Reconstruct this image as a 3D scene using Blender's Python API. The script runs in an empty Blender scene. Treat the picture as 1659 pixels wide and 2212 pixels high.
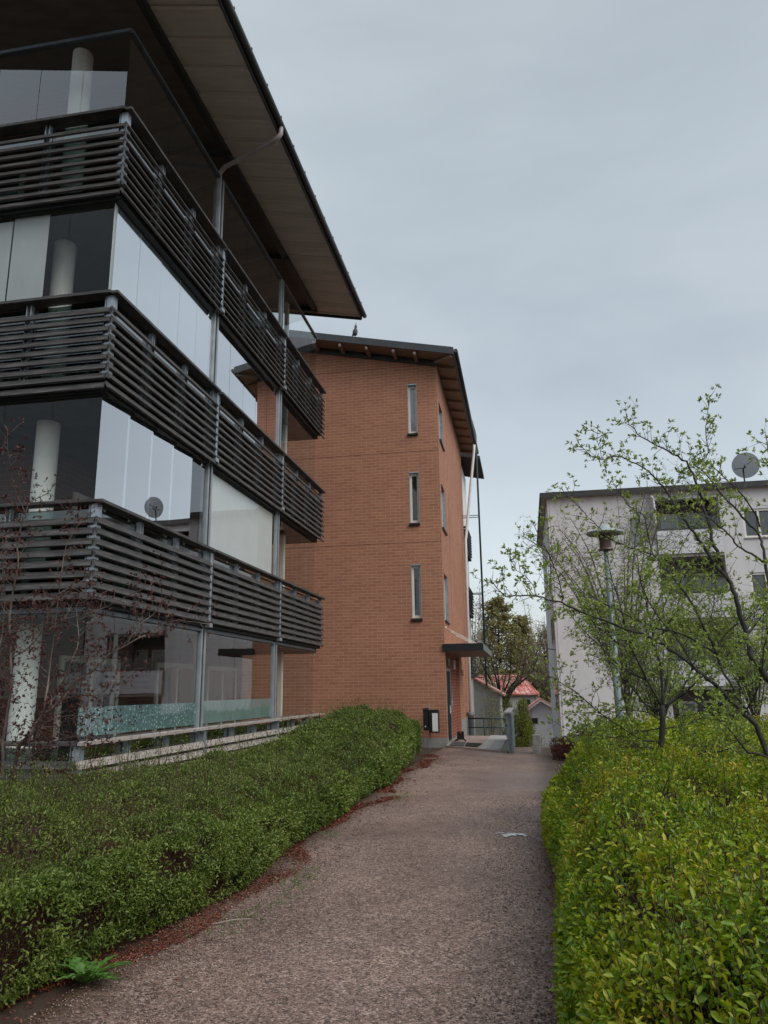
import bpy, math, random
import numpy as np
from mathutils import Vector, Matrix

random.seed(11)
rng = np.random.default_rng(11)
sc = bpy.context.scene
COL = sc.collection
R = math.radians

# ------------------------------------------------------------------ camera
F, CX, CY = 1640.0, 829.5, 1106.0           # in pixels of a 1659 x 2212 picture
EYE = np.array([0, 0, 1.62])
PITCH, ROLL, YAW = math.atan(385 / F), R(0.73), R(-10.28)
_hd = np.array([math.sin(YAW), math.cos(YAW), 0])
FW = _hd * math.cos(PITCH) + np.array([0, 0, math.sin(PITCH)])
_r0 = np.array([math.cos(YAW), -math.sin(YAW), 0])
_u0 = np.cross(_r0, FW)
RT = _r0 * math.cos(ROLL) - _u0 * math.sin(ROLL)
UP = _u0 * math.cos(ROLL) + _r0 * math.sin(ROLL)

def ray(x, y):
    d = FW + RT * ((x - CX) / F) - UP * ((y - CY) / F)
    return d / np.linalg.norm(d)
def at(x, y, D):
    d = ray(x, y)
    return EYE + d * (D / math.hypot(d[0], d[1]))

cam = bpy.data.cameras.new("camera")
co = bpy.data.objects.new("camera", cam)
COL.objects.link(co)
co.matrix_world = Matrix(((RT[0], UP[0], -FW[0], EYE[0]), (RT[1], UP[1], -FW[1], EYE[1]),
                          (RT[2], UP[2], -FW[2], EYE[2]), (0, 0, 0, 1)))
cam.sensor_fit = 'VERTICAL'
cam.sensor_height = 36
cam.lens = 36 * F / 2212
cam.clip_end = 2000
sc.camera = co

# ------------------------------------------------------------------ materials
def new_mat(name):
    m = bpy.data.materials.new(name)
    m.use_nodes = True
    nt = m.node_tree
    b = nt.nodes["Principled BSDF"]
    return m, nt, b

def N(nt, t, **kw):
    n = nt.nodes.new(t)
    for k, v in kw.items():
        if k in n.inputs: n.inputs[k].default_value = v
        else: setattr(n, k, v)
    return n

def ramp(nt, fac, stops):
    r = nt.nodes.new("ShaderNodeValToRGB")
    e = r.color_ramp.elements
    while len(e) < len(stops): e.new(0.5)
    for i, (p, c) in enumerate(stops):
        e[i].position = p
        e[i].color = (*c, 1) if len(c) == 3 else c
    nt.links.new(fac, r.inputs[0])
    return r.outputs[0]

def coords(nt, kind='Object', scale=(1, 1, 1)):
    tc = nt.nodes.new("ShaderNodeTexCoord")
    mp = nt.nodes.new("ShaderNodeMapping")
    mp.inputs['Scale'].default_value = scale
    nt.links.new(tc.outputs[kind], mp.inputs[0])
    return mp.outputs[0]

def mixc(nt, a, b, fac, mode='MIX'):
    m = nt.nodes.new("ShaderNodeMix")
    m.data_type = 'RGBA'; m.blend_type = mode
    for s, v in ((m.inputs[0], fac), (m.inputs[6], a), (m.inputs[7], b)):
        if isinstance(v, (int, float)): s.default_value = v
        elif isinstance(v, tuple): s.default_value = (*v, 1)
        else: nt.links.new(v, s)
    return m.outputs[2]

def noisy(name, c1, c2, scale=4, stretch=(1, 1, 1), rough=0.7, bump=0.0, bscale=None, metal=0.0, coord='Object', detail=6, c3=None, spec=0.4):
    m, nt, b = new_mat(name)
    v = coords(nt, coord, stretch)
    n = N(nt, "ShaderNodeTexNoise", Scale=scale, Detail=detail, Roughness=0.65)
    nt.links.new(v, n.inputs['Vector'])
    stops = [(0.3, c1), (0.7, c2)] if c3 is None else [(0.25, c1), (0.5, c2), (0.75, c3)]
    nt.links.new(ramp(nt, n.outputs[0], stops), b.inputs['Base Color'])
    b.inputs['Roughness'].default_value = rough
    b.inputs['Metallic'].default_value = metal
    b.inputs['Specular IOR Level'].default_value = spec
    if bump:
        n2 = N(nt, "ShaderNodeTexNoise", Scale=bscale or scale * 4, Detail=5)
        nt.links.new(v, n2.inputs['Vector'])
        bp = N(nt, "ShaderNodeBump", Strength=bump, Distance=0.01)
        nt.links.new(n2.outputs[0], bp.inputs['Height'])
        nt.links.new(bp.outputs[0], b.inputs['Normal'])
    return m

def brick_mat(name, ca, cb, mortar, dirt=0.35):
    m, nt, b = new_mat(name)
    v = coords(nt, 'UV')
    br = N(nt, "ShaderNodeTexBrick", Scale=1.0)
    br.inputs['Brick Width'].default_value = 0.31
    br.inputs['Row Height'].default_value = 0.1
    br.inputs['Mortar Size'].default_value = 0.0095
    br.inputs['Mortar Smooth'].default_value = 0.25
    br.inputs['Color1'].default_value = (*ca, 1)
    br.inputs['Color2'].default_value = (*cb, 1)
    br.inputs['Mortar'].default_value = (*mortar, 1)
    br.inputs['Bias'].default_value = -0.1
    nt.links.new(v, br.inputs['Vector'])
    n = N(nt, "ShaderNodeTexNoise", Scale=0.55, Detail=7, Roughness=0.6)
    nt.links.new(v, n.inputs['Vector'])
    n2 = N(nt, "ShaderNodeTexNoise", Scale=14, Detail=6, Roughness=0.7)
    nt.links.new(v, n2.inputs['Vector'])
    c = mixc(nt, br.outputs['Color'], ramp(nt, n.outputs[0], [(0.3, (0.76, 0.74, 0.73)), (0.7, (1.0, 1.0, 1.0))]), 0.7, 'MULTIPLY')
    c = mixc(nt, c, ramp(nt, n2.outputs[0], [(0.3, (0.78, 0.78, 0.78)), (0.7, (1.0, 1.0, 1.0))]), 0.6, 'MULTIPLY')
    nt.links.new(c, b.inputs['Base Color'])
    b.inputs['Roughness'].default_value = 0.85
    b.inputs['Specular IOR Level'].default_value = 0.25
    bp = N(nt, "ShaderNodeBump", Strength=0.6, Distance=0.006)
    inv = N(nt, "ShaderNodeMath", operation='MULTIPLY_ADD')
    inv.inputs[1].default_value = -1.0
    nt.links.new(br.outputs['Fac'], inv.inputs[0])
    nt.links.new(n2.outputs[0], inv.inputs[2])
    nt.links.new(inv.outputs[0], bp.inputs['Height'])
    nt.links.new(bp.outputs[0], b.inputs['Normal'])
    return m

def glass_mat(name, base, gain, power, tint=(0.8, 0.86, 0.86), rough=0.0):
    m, nt, b = new_mat(name)
    nt.nodes.remove(b)
    out = nt.nodes["Material Output"]
    lw = N(nt, "ShaderNodeLayerWeight", Blend=0.5)
    p = N(nt, "ShaderNodeMath", operation='POWER'); p.inputs[1].default_value = power
    nt.links.new(lw.outputs['Facing'], p.inputs[0])
    ma = N(nt, "ShaderNodeMath", operation='MULTIPLY_ADD', use_clamp=True)
    ma.inputs[1].default_value = gain; ma.inputs[2].default_value = base
    nt.links.new(p.outputs[0], ma.inputs[0])
    tr = N(nt, "ShaderNodeBsdfTransparent"); tr.inputs[0].default_value = (*tint, 1)
    gl = N(nt, "ShaderNodeBsdfGlossy", Roughness=rough); gl.inputs[0].default_value = (0.95, 0.97, 1.0, 1)
    v = coords(nt, 'Object')
    n = N(nt, "ShaderNodeTexNoise", Scale=1.1, Detail=1)
    nt.links.new(v, n.inputs['Vector'])
    bp = N(nt, "ShaderNodeBump", Strength=0.05, Distance=0.02)
    nt.links.new(n.outputs[0], bp.inputs['Height'])
    nt.links.new(bp.outputs[0], gl.inputs['Normal'])
    mx = N(nt, "ShaderNodeMixShader")
    nt.links.new(ma.outputs[0], mx.inputs[0]); nt.links.new(tr.outputs[0], mx.inputs[1]); nt.links.new(gl.outputs[0], mx.inputs[2])
    nt.links.new(mx.outputs[0], out.inputs['Surface'])
    return m

def leaf_mat(name, cols, rough=0.42, trans=0.35, spec=0.5):
    m, nt, b = new_mat(name)
    out = nt.nodes["Material Output"]
    g = N(nt, "ShaderNodeNewGeometry")
    v = coords(nt, 'Object')
    n = N(nt, "ShaderNodeTexNoise", Scale=1.3, Detail=3)
    nt.links.new(v, n.inputs['Vector'])
    a = N(nt, "ShaderNodeMath", operation='MULTIPLY_ADD'); a.inputs[1].default_value = 0.65
    nt.links.new(g.outputs['Random Per Island'], a.inputs[0])
    s = N(nt, "ShaderNodeMath", operation='MULTIPLY_ADD'); s.inputs[1].default_value = 0.9; s.inputs[2].default_value = -0.27
    nt.links.new(n.outputs[0], s.inputs[0]); nt.links.new(s.outputs[0], a.inputs[2])
    k = len(cols)
    c = ramp(nt, a.outputs[0], [(i / (k - 1), cols[i]) for i in range(k)])
    nt.links.new(c, b.inputs['Base Color'])
    b.inputs['Roughness'].default_value = rough
    b.inputs['Specular IOR Level'].default_value = spec
    t = N(nt, "ShaderNodeBsdfTranslucent")
    nt.links.new(c, t.inputs[0])
    mx = N(nt, "ShaderNodeMixShader"); mx.inputs[0].default_value = trans
    nt.links.new(b.outputs[0], mx.inputs[1]); nt.links.new(t.outputs[0], mx.inputs[2])
    nt.links.new(mx.outputs[0], out.inputs['Surface'])
    return m

M = {}
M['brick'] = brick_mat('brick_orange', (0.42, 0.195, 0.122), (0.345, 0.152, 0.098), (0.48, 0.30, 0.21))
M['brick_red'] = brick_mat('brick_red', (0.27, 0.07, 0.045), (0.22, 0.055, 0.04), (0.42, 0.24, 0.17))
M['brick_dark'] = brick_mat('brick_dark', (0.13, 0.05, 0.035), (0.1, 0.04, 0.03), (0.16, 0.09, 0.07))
M['slat'] = noisy('stained_wood', (0.02, 0.02, 0.021), (0.052, 0.05, 0.05), 3, (1, 1, 10), 0.55, 0.3, 30, c3=(0.13, 0.12, 0.118))
M['slat_pale'] = noisy('weathered_lit_wood', (0.16, 0.14, 0.125), (0.34, 0.30, 0.275), 3, (1, 1, 14), 0.6, 0.3, 30, c3=(0.46, 0.42, 0.39))
M['steel'] = noisy('galvanised_steel', (0.22, 0.26, 0.30), (0.4, 0.45, 0.5), 9, rough=0.42, metal=0.5)
M['alu'] = noisy('grey_aluminium', (0.22, 0.25, 0.275), (0.33, 0.365, 0.39), 3, rough=0.4, metal=0.3)
M['alu_dark'] = noisy('blue_grey_aluminium', (0.05, 0.065, 0.078), (0.10, 0.122, 0.14), 3, rough=0.4, metal=0.3)
M['gap'] = noisy('black_rubber', (0.012, 0.012, 0.013), (0.02, 0.02, 0.022), 5, rough=0.8)
M['glass'] = glass_mat('clear_glass', 0.035, 0.62, 2.3, (0.80, 0.87, 0.87))
M['glass_coated'] = glass_mat('coated_glass', 0.10, 1.0, 1.0, (0.55, 0.62, 0.64))
M['glass_front'] = glass_mat('reflecting_glass', 0.09, 0.65, 1.8, (0.86, 0.91, 0.91))
M['glass_green'] = glass_mat('greenish_glass', 0.06, 0.75, 1.7, (0.34, 0.42, 0.40), 0.04)
M['glass_side'] = glass_mat('thin_clear_glass', 0.03, 0.35, 3.0, (0.90, 0.94, 0.94))
M['pane_dark'] = noisy('window_pane', (0.015, 0.018, 0.02), (0.03, 0.035, 0.04), 1, rough=0.04, spec=1.0)
M['pane_sky'] = noisy('window_pane_blind', (0.2, 0.22, 0.24), (0.26, 0.28, 0.3), 1, rough=0.05, spec=1.0)
M['white_paint'] = noisy('white_paint', (0.62, 0.61, 0.57), (0.74, 0.73, 0.69), 3, rough=0.55)
M['cream'] = noisy('cream_frame', (0.60, 0.54, 0.48), (0.70, 0.64, 0.58), 3, rough=0.5)
M['concrete'] = noisy('concrete', (0.20, 0.20, 0.19), (0.33, 0.32, 0.31), 6, rough=0.9, bump=0.3)
M['slab'] = noisy('dark_concrete', (0.035, 0.036, 0.037), (0.06, 0.06, 0.062), 3, rough=0.8)
M['inner_soffit'] = noisy('shade_toned_soffit', (0.10, 0.086, 0.076), (0.15, 0.13, 0.115), 2, (1, 3, 1), 0.8)
M['light_band'] = noisy('light_band_strip', (0.56, 0.52, 0.47), (0.66, 0.62, 0.57), 4, rough=0.7)
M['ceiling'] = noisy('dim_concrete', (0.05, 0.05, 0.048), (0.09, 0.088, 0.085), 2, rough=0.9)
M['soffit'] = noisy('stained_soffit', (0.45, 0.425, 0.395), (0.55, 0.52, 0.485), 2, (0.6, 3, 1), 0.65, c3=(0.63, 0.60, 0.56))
M['soffit_wood'] = noisy('brown_soffit', (0.24, 0.17, 0.125), (0.34, 0.245, 0.18), 3, (1, 4, 1), 0.7)
M['fascia'] = noisy('dark_fascia', (0.028, 0.032, 0.036), (0.05, 0.056, 0.06), 4, rough=0.45)
M['roofing'] = noisy('roof_felt', (0.03, 0.03, 0.032), (0.06, 0.06, 0.06), 8, rough=0.8)
M['pipe'] = noisy('pale_pipe', (0.24, 0.225, 0.225), (0.32, 0.305, 0.305), 5, rough=0.45)
M['pipe_grey'] = noisy('grey_green_pipe', (0.10, 0.125, 0.125), (0.16, 0.185, 0.185), 5, rough=0.5)
M['green_steel'] = noisy('green_steel', (0.014, 0.034, 0.036), (0.03, 0.058, 0.06), 6, rough=0.45)
M['black'] = noisy('black_plastic', (0.006, 0.006, 0.0065), (0.012, 0.012, 0.013), 6, rough=0.4)
M['door'] = noisy('dark_door', (0.006, 0.008, 0.010), (0.012, 0.015, 0.018), 3, rough=0.6, spec=0.15)
M['white_wall'] = noisy('white_render', (0.47, 0.468, 0.485), (0.58, 0.577, 0.595), 1.2, (1, 1, 0.35), 0.85, 0.15, 40, c3=(0.63, 0.625, 0.64))
M['white_panel'] = noisy('white_board', (0.52, 0.53, 0.57), (0.62, 0.63, 0.67), 1.5, rough=0.6)
M['brown_panel'] = noisy('brown_board', (0.13, 0.105, 0.097), (0.2, 0.165, 0.155), 1.5, rough=0.7)
M['grey_render'] = noisy('grey_render', (0.36, 0.36, 0.32), (0.46, 0.455, 0.41), 1.0, rough=0.9)
M['shed'] = noisy('white_boards', (0.82, 0.82, 0.84), (0.9, 0.9, 0.92), 2, (6, 6, 1), 0.7)
M['grey_plank'] = noisy('grey_planks', (0.07, 0.09, 0.10), (0.14, 0.165, 0.175), 3, (8, 8, 1), 0.7, c3=(0.2, 0.225, 0.235))
M['mat_grey'] = noisy('grey_mat', (0.05, 0.052, 0.055), (0.085, 0.09, 0.094), 60, rough=0.95, bump=0.5)
M['mat_black'] = noisy('black_mat', (0.012, 0.014, 0.013), (0.022, 0.026, 0.024), 60, rough=0.95, bump=0.5)
M['tile'] = noisy('paving_tile', (0.33, 0.315, 0.31), (0.46, 0.445, 0.44), 5, rough=0.5)
M['tile_pink'] = noisy('pink_slab', (0.30, 0.23, 0.20), (0.40, 0.31, 0.27), 5, rough=0.6)
M['box_white'] = noisy('white_metal', (0.62, 0.62, 0.63), (0.72, 0.72, 0.73), 5, rough=0.3)
M['lamp_hood'] = noisy('lamp_hood', (0.30, 0.36, 0.36), (0.40, 0.46, 0.46), 4, rough=0.35, metal=0.3)
M['lamp_body'] = noisy('lamp_body', (0.07, 0.05, 0.045), (0.13, 0.09, 0.08), 6, rough=0.2, spec=0.8)
M['lamp_pole'] = noisy('blue_grey_pole', (0.12, 0.16, 0.17), (0.20, 0.245, 0.255), 5, (1, 1, 0.4), 0.45, 0.2)
M['dish'] = noisy('mesh_dish', (0.022, 0.021, 0.022), (0.05, 0.047, 0.048), 6, rough=0.6)
M['blue'] = noisy('blue_plastic', (0.006, 0.03, 0.22), (0.012, 0.05, 0.32), 4, rough=0.45)
M['teal'] = noisy('teal_cloth', (0.02, 0.17, 0.18), (0.04, 0.26, 0.27), 4, rough=0.9)
M['bird'] = noisy('dark_feathers', (0.04, 0.04, 0.042), (0.09, 0.088, 0.085), 30, rough=0.8)
M['blind'] = noisy('white_blind', (0.80, 0.81, 0.82), (0.87, 0.87, 0.87), 3, rough=0.6)
M['blind_grey'] = noisy('grey_blind', (0.30, 0.31, 0.31), (0.40, 0.41, 0.41), 1.2, (1, 1, .4), rough=0.7)
M['bark_dark'] = noisy('dark_bark', (0.010, 0.009, 0.008), (0.026, 0.023, 0.02), 9, (1, 1, 0.4), 0.75, 0.5, 40, c3=(0.10, 0.095, 0.085))
M['bark_mid'] = noisy('grey_bark', (0.05, 0.045, 0.038), (0.12, 0.105, 0.09), 10, (1, 1, 0.4), 0.8)
M['bark_pale'] = noisy('pale_bark', (0.03, 0.021, 0.018), (0.075, 0.055, 0.047), 5, (1, 1, 0.5), 0.7, c3=(0.26, 0.22, 0.19))
M['bark_birch'] = noisy('birch_bark', (0.12, 0.10, 0.09), (0.34, 0.32, 0.3), 3, rough=0.8)
M['shaded_core'] = noisy('shaded_brown_wood', (0.006, 0.004, 0.003), (0.042, 0.015, 0.009), 22, (1, 1, 0.6), 0.95, 1.0, 60, c3=(0.09, 0.03, 0.017))  # brown wood colour with the hedges' inner shade put in
M['twig'] = noisy('brown_stem', (0.035, 0.02, 0.014), (0.09, 0.05, 0.035), 12, rough=0.8)
M['twig_red'] = noisy('red_brown_stem', (0.014, 0.006, 0.004), (0.055, 0.018, 0.011), 12, rough=0.8)
M['twig_black'] = noisy('dark_stem', (0.012, 0.011, 0.009), (0.035, 0.028, 0.02), 12, rough=0.7)
M['leaf_hedge'] = leaf_mat('hedge_leaf', [(0.04, 0.075, 0.012), (0.095, 0.155, 0.024), (0.175, 0.24, 0.04), (0.29, 0.34, 0.08)])
M['leaf_bed'] = leaf_mat('bed_leaf', [(0.045, 0.12, 0.007), (0.125, 0.235, 0.009), (0.24, 0.33, 0.011), (0.37, 0.39, 0.02), (0.50, 0.30, 0.04)], 0.38)
M['leaf_apple'] = leaf_mat('young_leaf', [(0.11, 0.17, 0.03), (0.21, 0.29, 0.05), (0.33, 0.42, 0.09), (0.44, 0.50, 0.16)])
M['leaf_birch'] = leaf_mat('pale_leaf', [(0.14, 0.15, 0.06), (0.24, 0.26, 0.11), (0.36, 0.38, 0.19)], 0.6)
M['leaf_red'] = leaf_mat('purple_leaf', [(0.022, 0.009, 0.009), (0.055, 0.017, 0.014), (0.10, 0.03, 0.022), (0.18, 0.07, 0.05)], 0.45, 0.25)
M['leaf_barberry'] = leaf_mat('barberry_leaf', [(0.045, 0.011, 0.012), (0.11, 0.026, 0.022), (0.18, 0.05, 0.034)], 0.6, 0.2)
M['leaf_bush'] = leaf_mat('bush_leaf', [(0.09, 0.13, 0.012), (0.16, 0.2, 0.016), (0.25, 0.28, 0.035)], 0.6)
M['leaf_pine'] = leaf_mat('pine_needles', [(0.15, 0.14, 0.055), (0.24, 0.22, 0.09), (0.33, 0.30, 0.13)], 0.8, 0.2, 0.2)
M['leaf_bare'] = leaf_mat('bud_twigs', [(0.13, 0.10, 0.05), (0.19, 0.155, 0.075), (0.26, 0.22, 0.11)], 0.9, 0.3, 0.1)
M['leaf_wood'] = leaf_mat('woodland', [(0.09, 0.085, 0.045), (0.15, 0.135, 0.07), (0.22, 0.20, 0.10)], 0.9, 0.2, 0.1)
M['litter'] = leaf_mat('dead_leaf', [(0.055, 0.012, 0.007), (0.13, 0.03, 0.016), (0.2, 0.055, 0.028), (0.28, 0.13, 0.07)], 0.6, 0.1)
M['weed'] = leaf_mat('weed_leaf', [(0.05, 0.14, 0.02), (0.09, 0.2, 0.03), (0.13, 0.25, 0.045)], 0.45)
M['soil'] = noisy('soil', (0.03, 0.02, 0.014), (0.075, 0.045, 0.03), 9, rough=0.95, bump=0.8, bscale=60)

def gravel():
    m, nt, b = new_mat('gravel')
    v = coords(nt, 'Object')
    vo = N(nt, "ShaderNodeTexVoronoi", Scale=74.0); nt.links.new(v, vo.inputs['Vector'])
    vb = N(nt, "ShaderNodeTexVoronoi", Scale=120.0); nt.links.new(v, vb.inputs['Vector'])
    sep = N(nt, "ShaderNodeSeparateColor"); nt.links.new(vo.outputs['Color'], sep.inputs[0])
    c = ramp(nt, sep.outputs[0], [(0.0, (0.085, 0.064, 0.055)), (0.2, (0.185, 0.135, 0.112)), (0.5, (0.295, 0.21, 0.172)), (0.8, (0.41, 0.298, 0.247)), (1.0, (0.58, 0.48, 0.42))])
    n = N(nt, "ShaderNodeTexNoise", Scale=0.8, Detail=6, Roughness=0.6); nt.links.new(v, n.inputs['Vector'])
    c = mixc(nt, c, ramp(nt, n.outputs[0], [(0.3, (0.62, 0.58, 0.6)), (0.68, (1.05, 1.0, 0.97))]), 0.85, 'MULTIPLY')
    # trodden dark middle, paler margins
    sx = N(nt, "ShaderNodeSeparateXYZ"); nt.links.new(v, sx.inputs[0])
    n3 = N(nt, "ShaderNodeTexNoise", Scale=9.0, Detail=6, Roughness=0.75); nt.links.new(v, n3.inputs['Vector'])
    c = mixc(nt, c, ramp(nt, n3.outputs[0], [(0.38, (0.72, 0.70, 0.71)), (0.6, (1.0, 1.0, 1.0))]), 0.7, 'MULTIPLY')
    n4 = N(nt, "ShaderNodeTexNoise", Scale=0.38, Detail=5, Roughness=0.6, Distortion=0.6); nt.links.new(v, n4.inputs['Vector'])
    damp = ramp(nt, n4.outputs[0], [(0.40, (0.66, 0.63, 0.64)), (0.60, (1.0, 1.0, 1.0))])
    c = mixc(nt, c, damp, 0.6, 'MULTIPLY')
    # brown soil washed over both margins
    n5 = N(nt, "ShaderNodeTexNoise", Scale=3.0, Detail=6, Roughness=0.7); nt.links.new(v, n5.inputs['Vector'])
    ed = N(nt, "ShaderNodeMath", operation='ADD'); ed.inputs[1].default_value = 1.12
    nt.links.new(sx.outputs[0], ed.inputs[0])
    ab = N(nt, "ShaderNodeMath", operation='ABSOLUTE'); nt.links.new(ed.outputs[0], ab.inputs[0])
    ad = N(nt, "ShaderNodeMath", operation='MULTIPLY_ADD'); ad.inputs[1].default_value = 0.5
    nt.links.new(n5.outputs[0], ad.inputs[0]); nt.links.new(ab.outputs[0], ad.inputs[2])
    mr = N(nt, "ShaderNodeMapRange"); mr.inputs[1].default_value = 1.36; mr.inputs[2].default_value = 1.74
    nt.links.new(ad.outputs[0], mr.inputs[0])
    c = mixc(nt, c, (0.075, 0.045, 0.028), mr.outputs[0])
    nt.links.new(c, b.inputs['Base Color'])
    rr = ramp(nt, n4.outputs[0], [(0.42, (0.42, 0.42, 0.42)), (0.62, (0.7, 0.7, 0.7))])
    nt.links.new(rr, b.inputs['Roughness'])
    b.inputs['Specular IOR Level'].default_value = 0.35
    bp = N(nt, "ShaderNodeBump", Strength=0.9, Distance=0.006)
    nt.links.new(vo.outputs['Distance'], bp.inputs['Height'])
    bp.invert = True
    nt.links.new(bp.outputs[0], b.inputs['Normal'])
    return m
M['gravel'] = gravel()
M['stone'] = leaf_mat('pebble', [(0.03, 0.025, 0.023), (0.10, 0.075, 0.064), (0.27, 0.2, 0.165), (0.44, 0.36, 0.31)], 0.55, 0.0)

def water():
    m, nt, b = new_mat('puddle_water')
    b.inputs['Base Color'].default_value = (0.05, 0.045, 0.04, 1)
    b.inputs['Roughness'].default_value = 0.03
    b.inputs['Specular IOR Level'].default_value = 1.0
    return m
M['puddle_patch'] = noisy('sky_toned_puddle', (0.2, 0.2, 0.2), (0.5, 0.52, 0.535), 18, rough=0.2, spec=0.8)

def red_roof():
    m, nt, b = new_mat('red_sheet_roof')
    v = coords(nt, 'UV')
    n = N(nt, "ShaderNodeTexNoise", Scale=1.2, Detail=6, Roughness=0.7); nt.links.new(v, n.inputs['Vector'])
    c = ramp(nt, n.outputs[0], [(0.3, (0.44, 0.09, 0.065)), (0.48, (0.54, 0.17, 0.135)), (0.58, (0.66, 0.42, 0.38)), (0.75, (0.48, 0.12, 0.09))])
    nt.links.new(c, b.inputs['Base Color'])
    b.inputs['Roughness'].default_value = 0.4
    return m
M['red_roof'] = red_roof()

def film():
    m, nt, b = new_mat('bubble_film')
    v = coords(nt, 'Object')
    vo = N(nt, "ShaderNodeTexVoronoi", Scale=17.0); nt.links.new(v, vo.inputs['Vector'])
    c = ramp(nt, vo.outputs['Distance'], [(0.0, (0.66, 0.74, 0.76)), (0.25, (0.34, 0.45, 0.46)), (0.42, (0.09, 0.15, 0.155)), (0.7, (0.17, 0.25, 0.255))])
    nt.links.new(c, b.inputs['Base Color'])
    b.inputs['Roughness'].default_value = 0.2
    return m
M['film'] = film()
M['film_plain'] = noisy('frosted_film', (0.20, 0.265, 0.26), (0.25, 0.32, 0.31), 2, (1, 1, 1), 0.3)

def dish_mesh():
    m = M['dish']; nt = m.node_tree; b = nt.nodes["Principled BSDF"]
    out = nt.nodes["Material Output"]
    t = N(nt, "ShaderNodeBsdfTransparent")
    mx = N(nt, "ShaderNodeMixShader"); mx.inputs[0].default_value = 0.2
    nt.links.new(b.outputs[0], mx.inputs[1]); nt.links.new(t.outputs[0], mx.inputs[2])
    nt.links.new(mx.outputs[0], out.inputs['Surface'])
dish_mesh()

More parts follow.
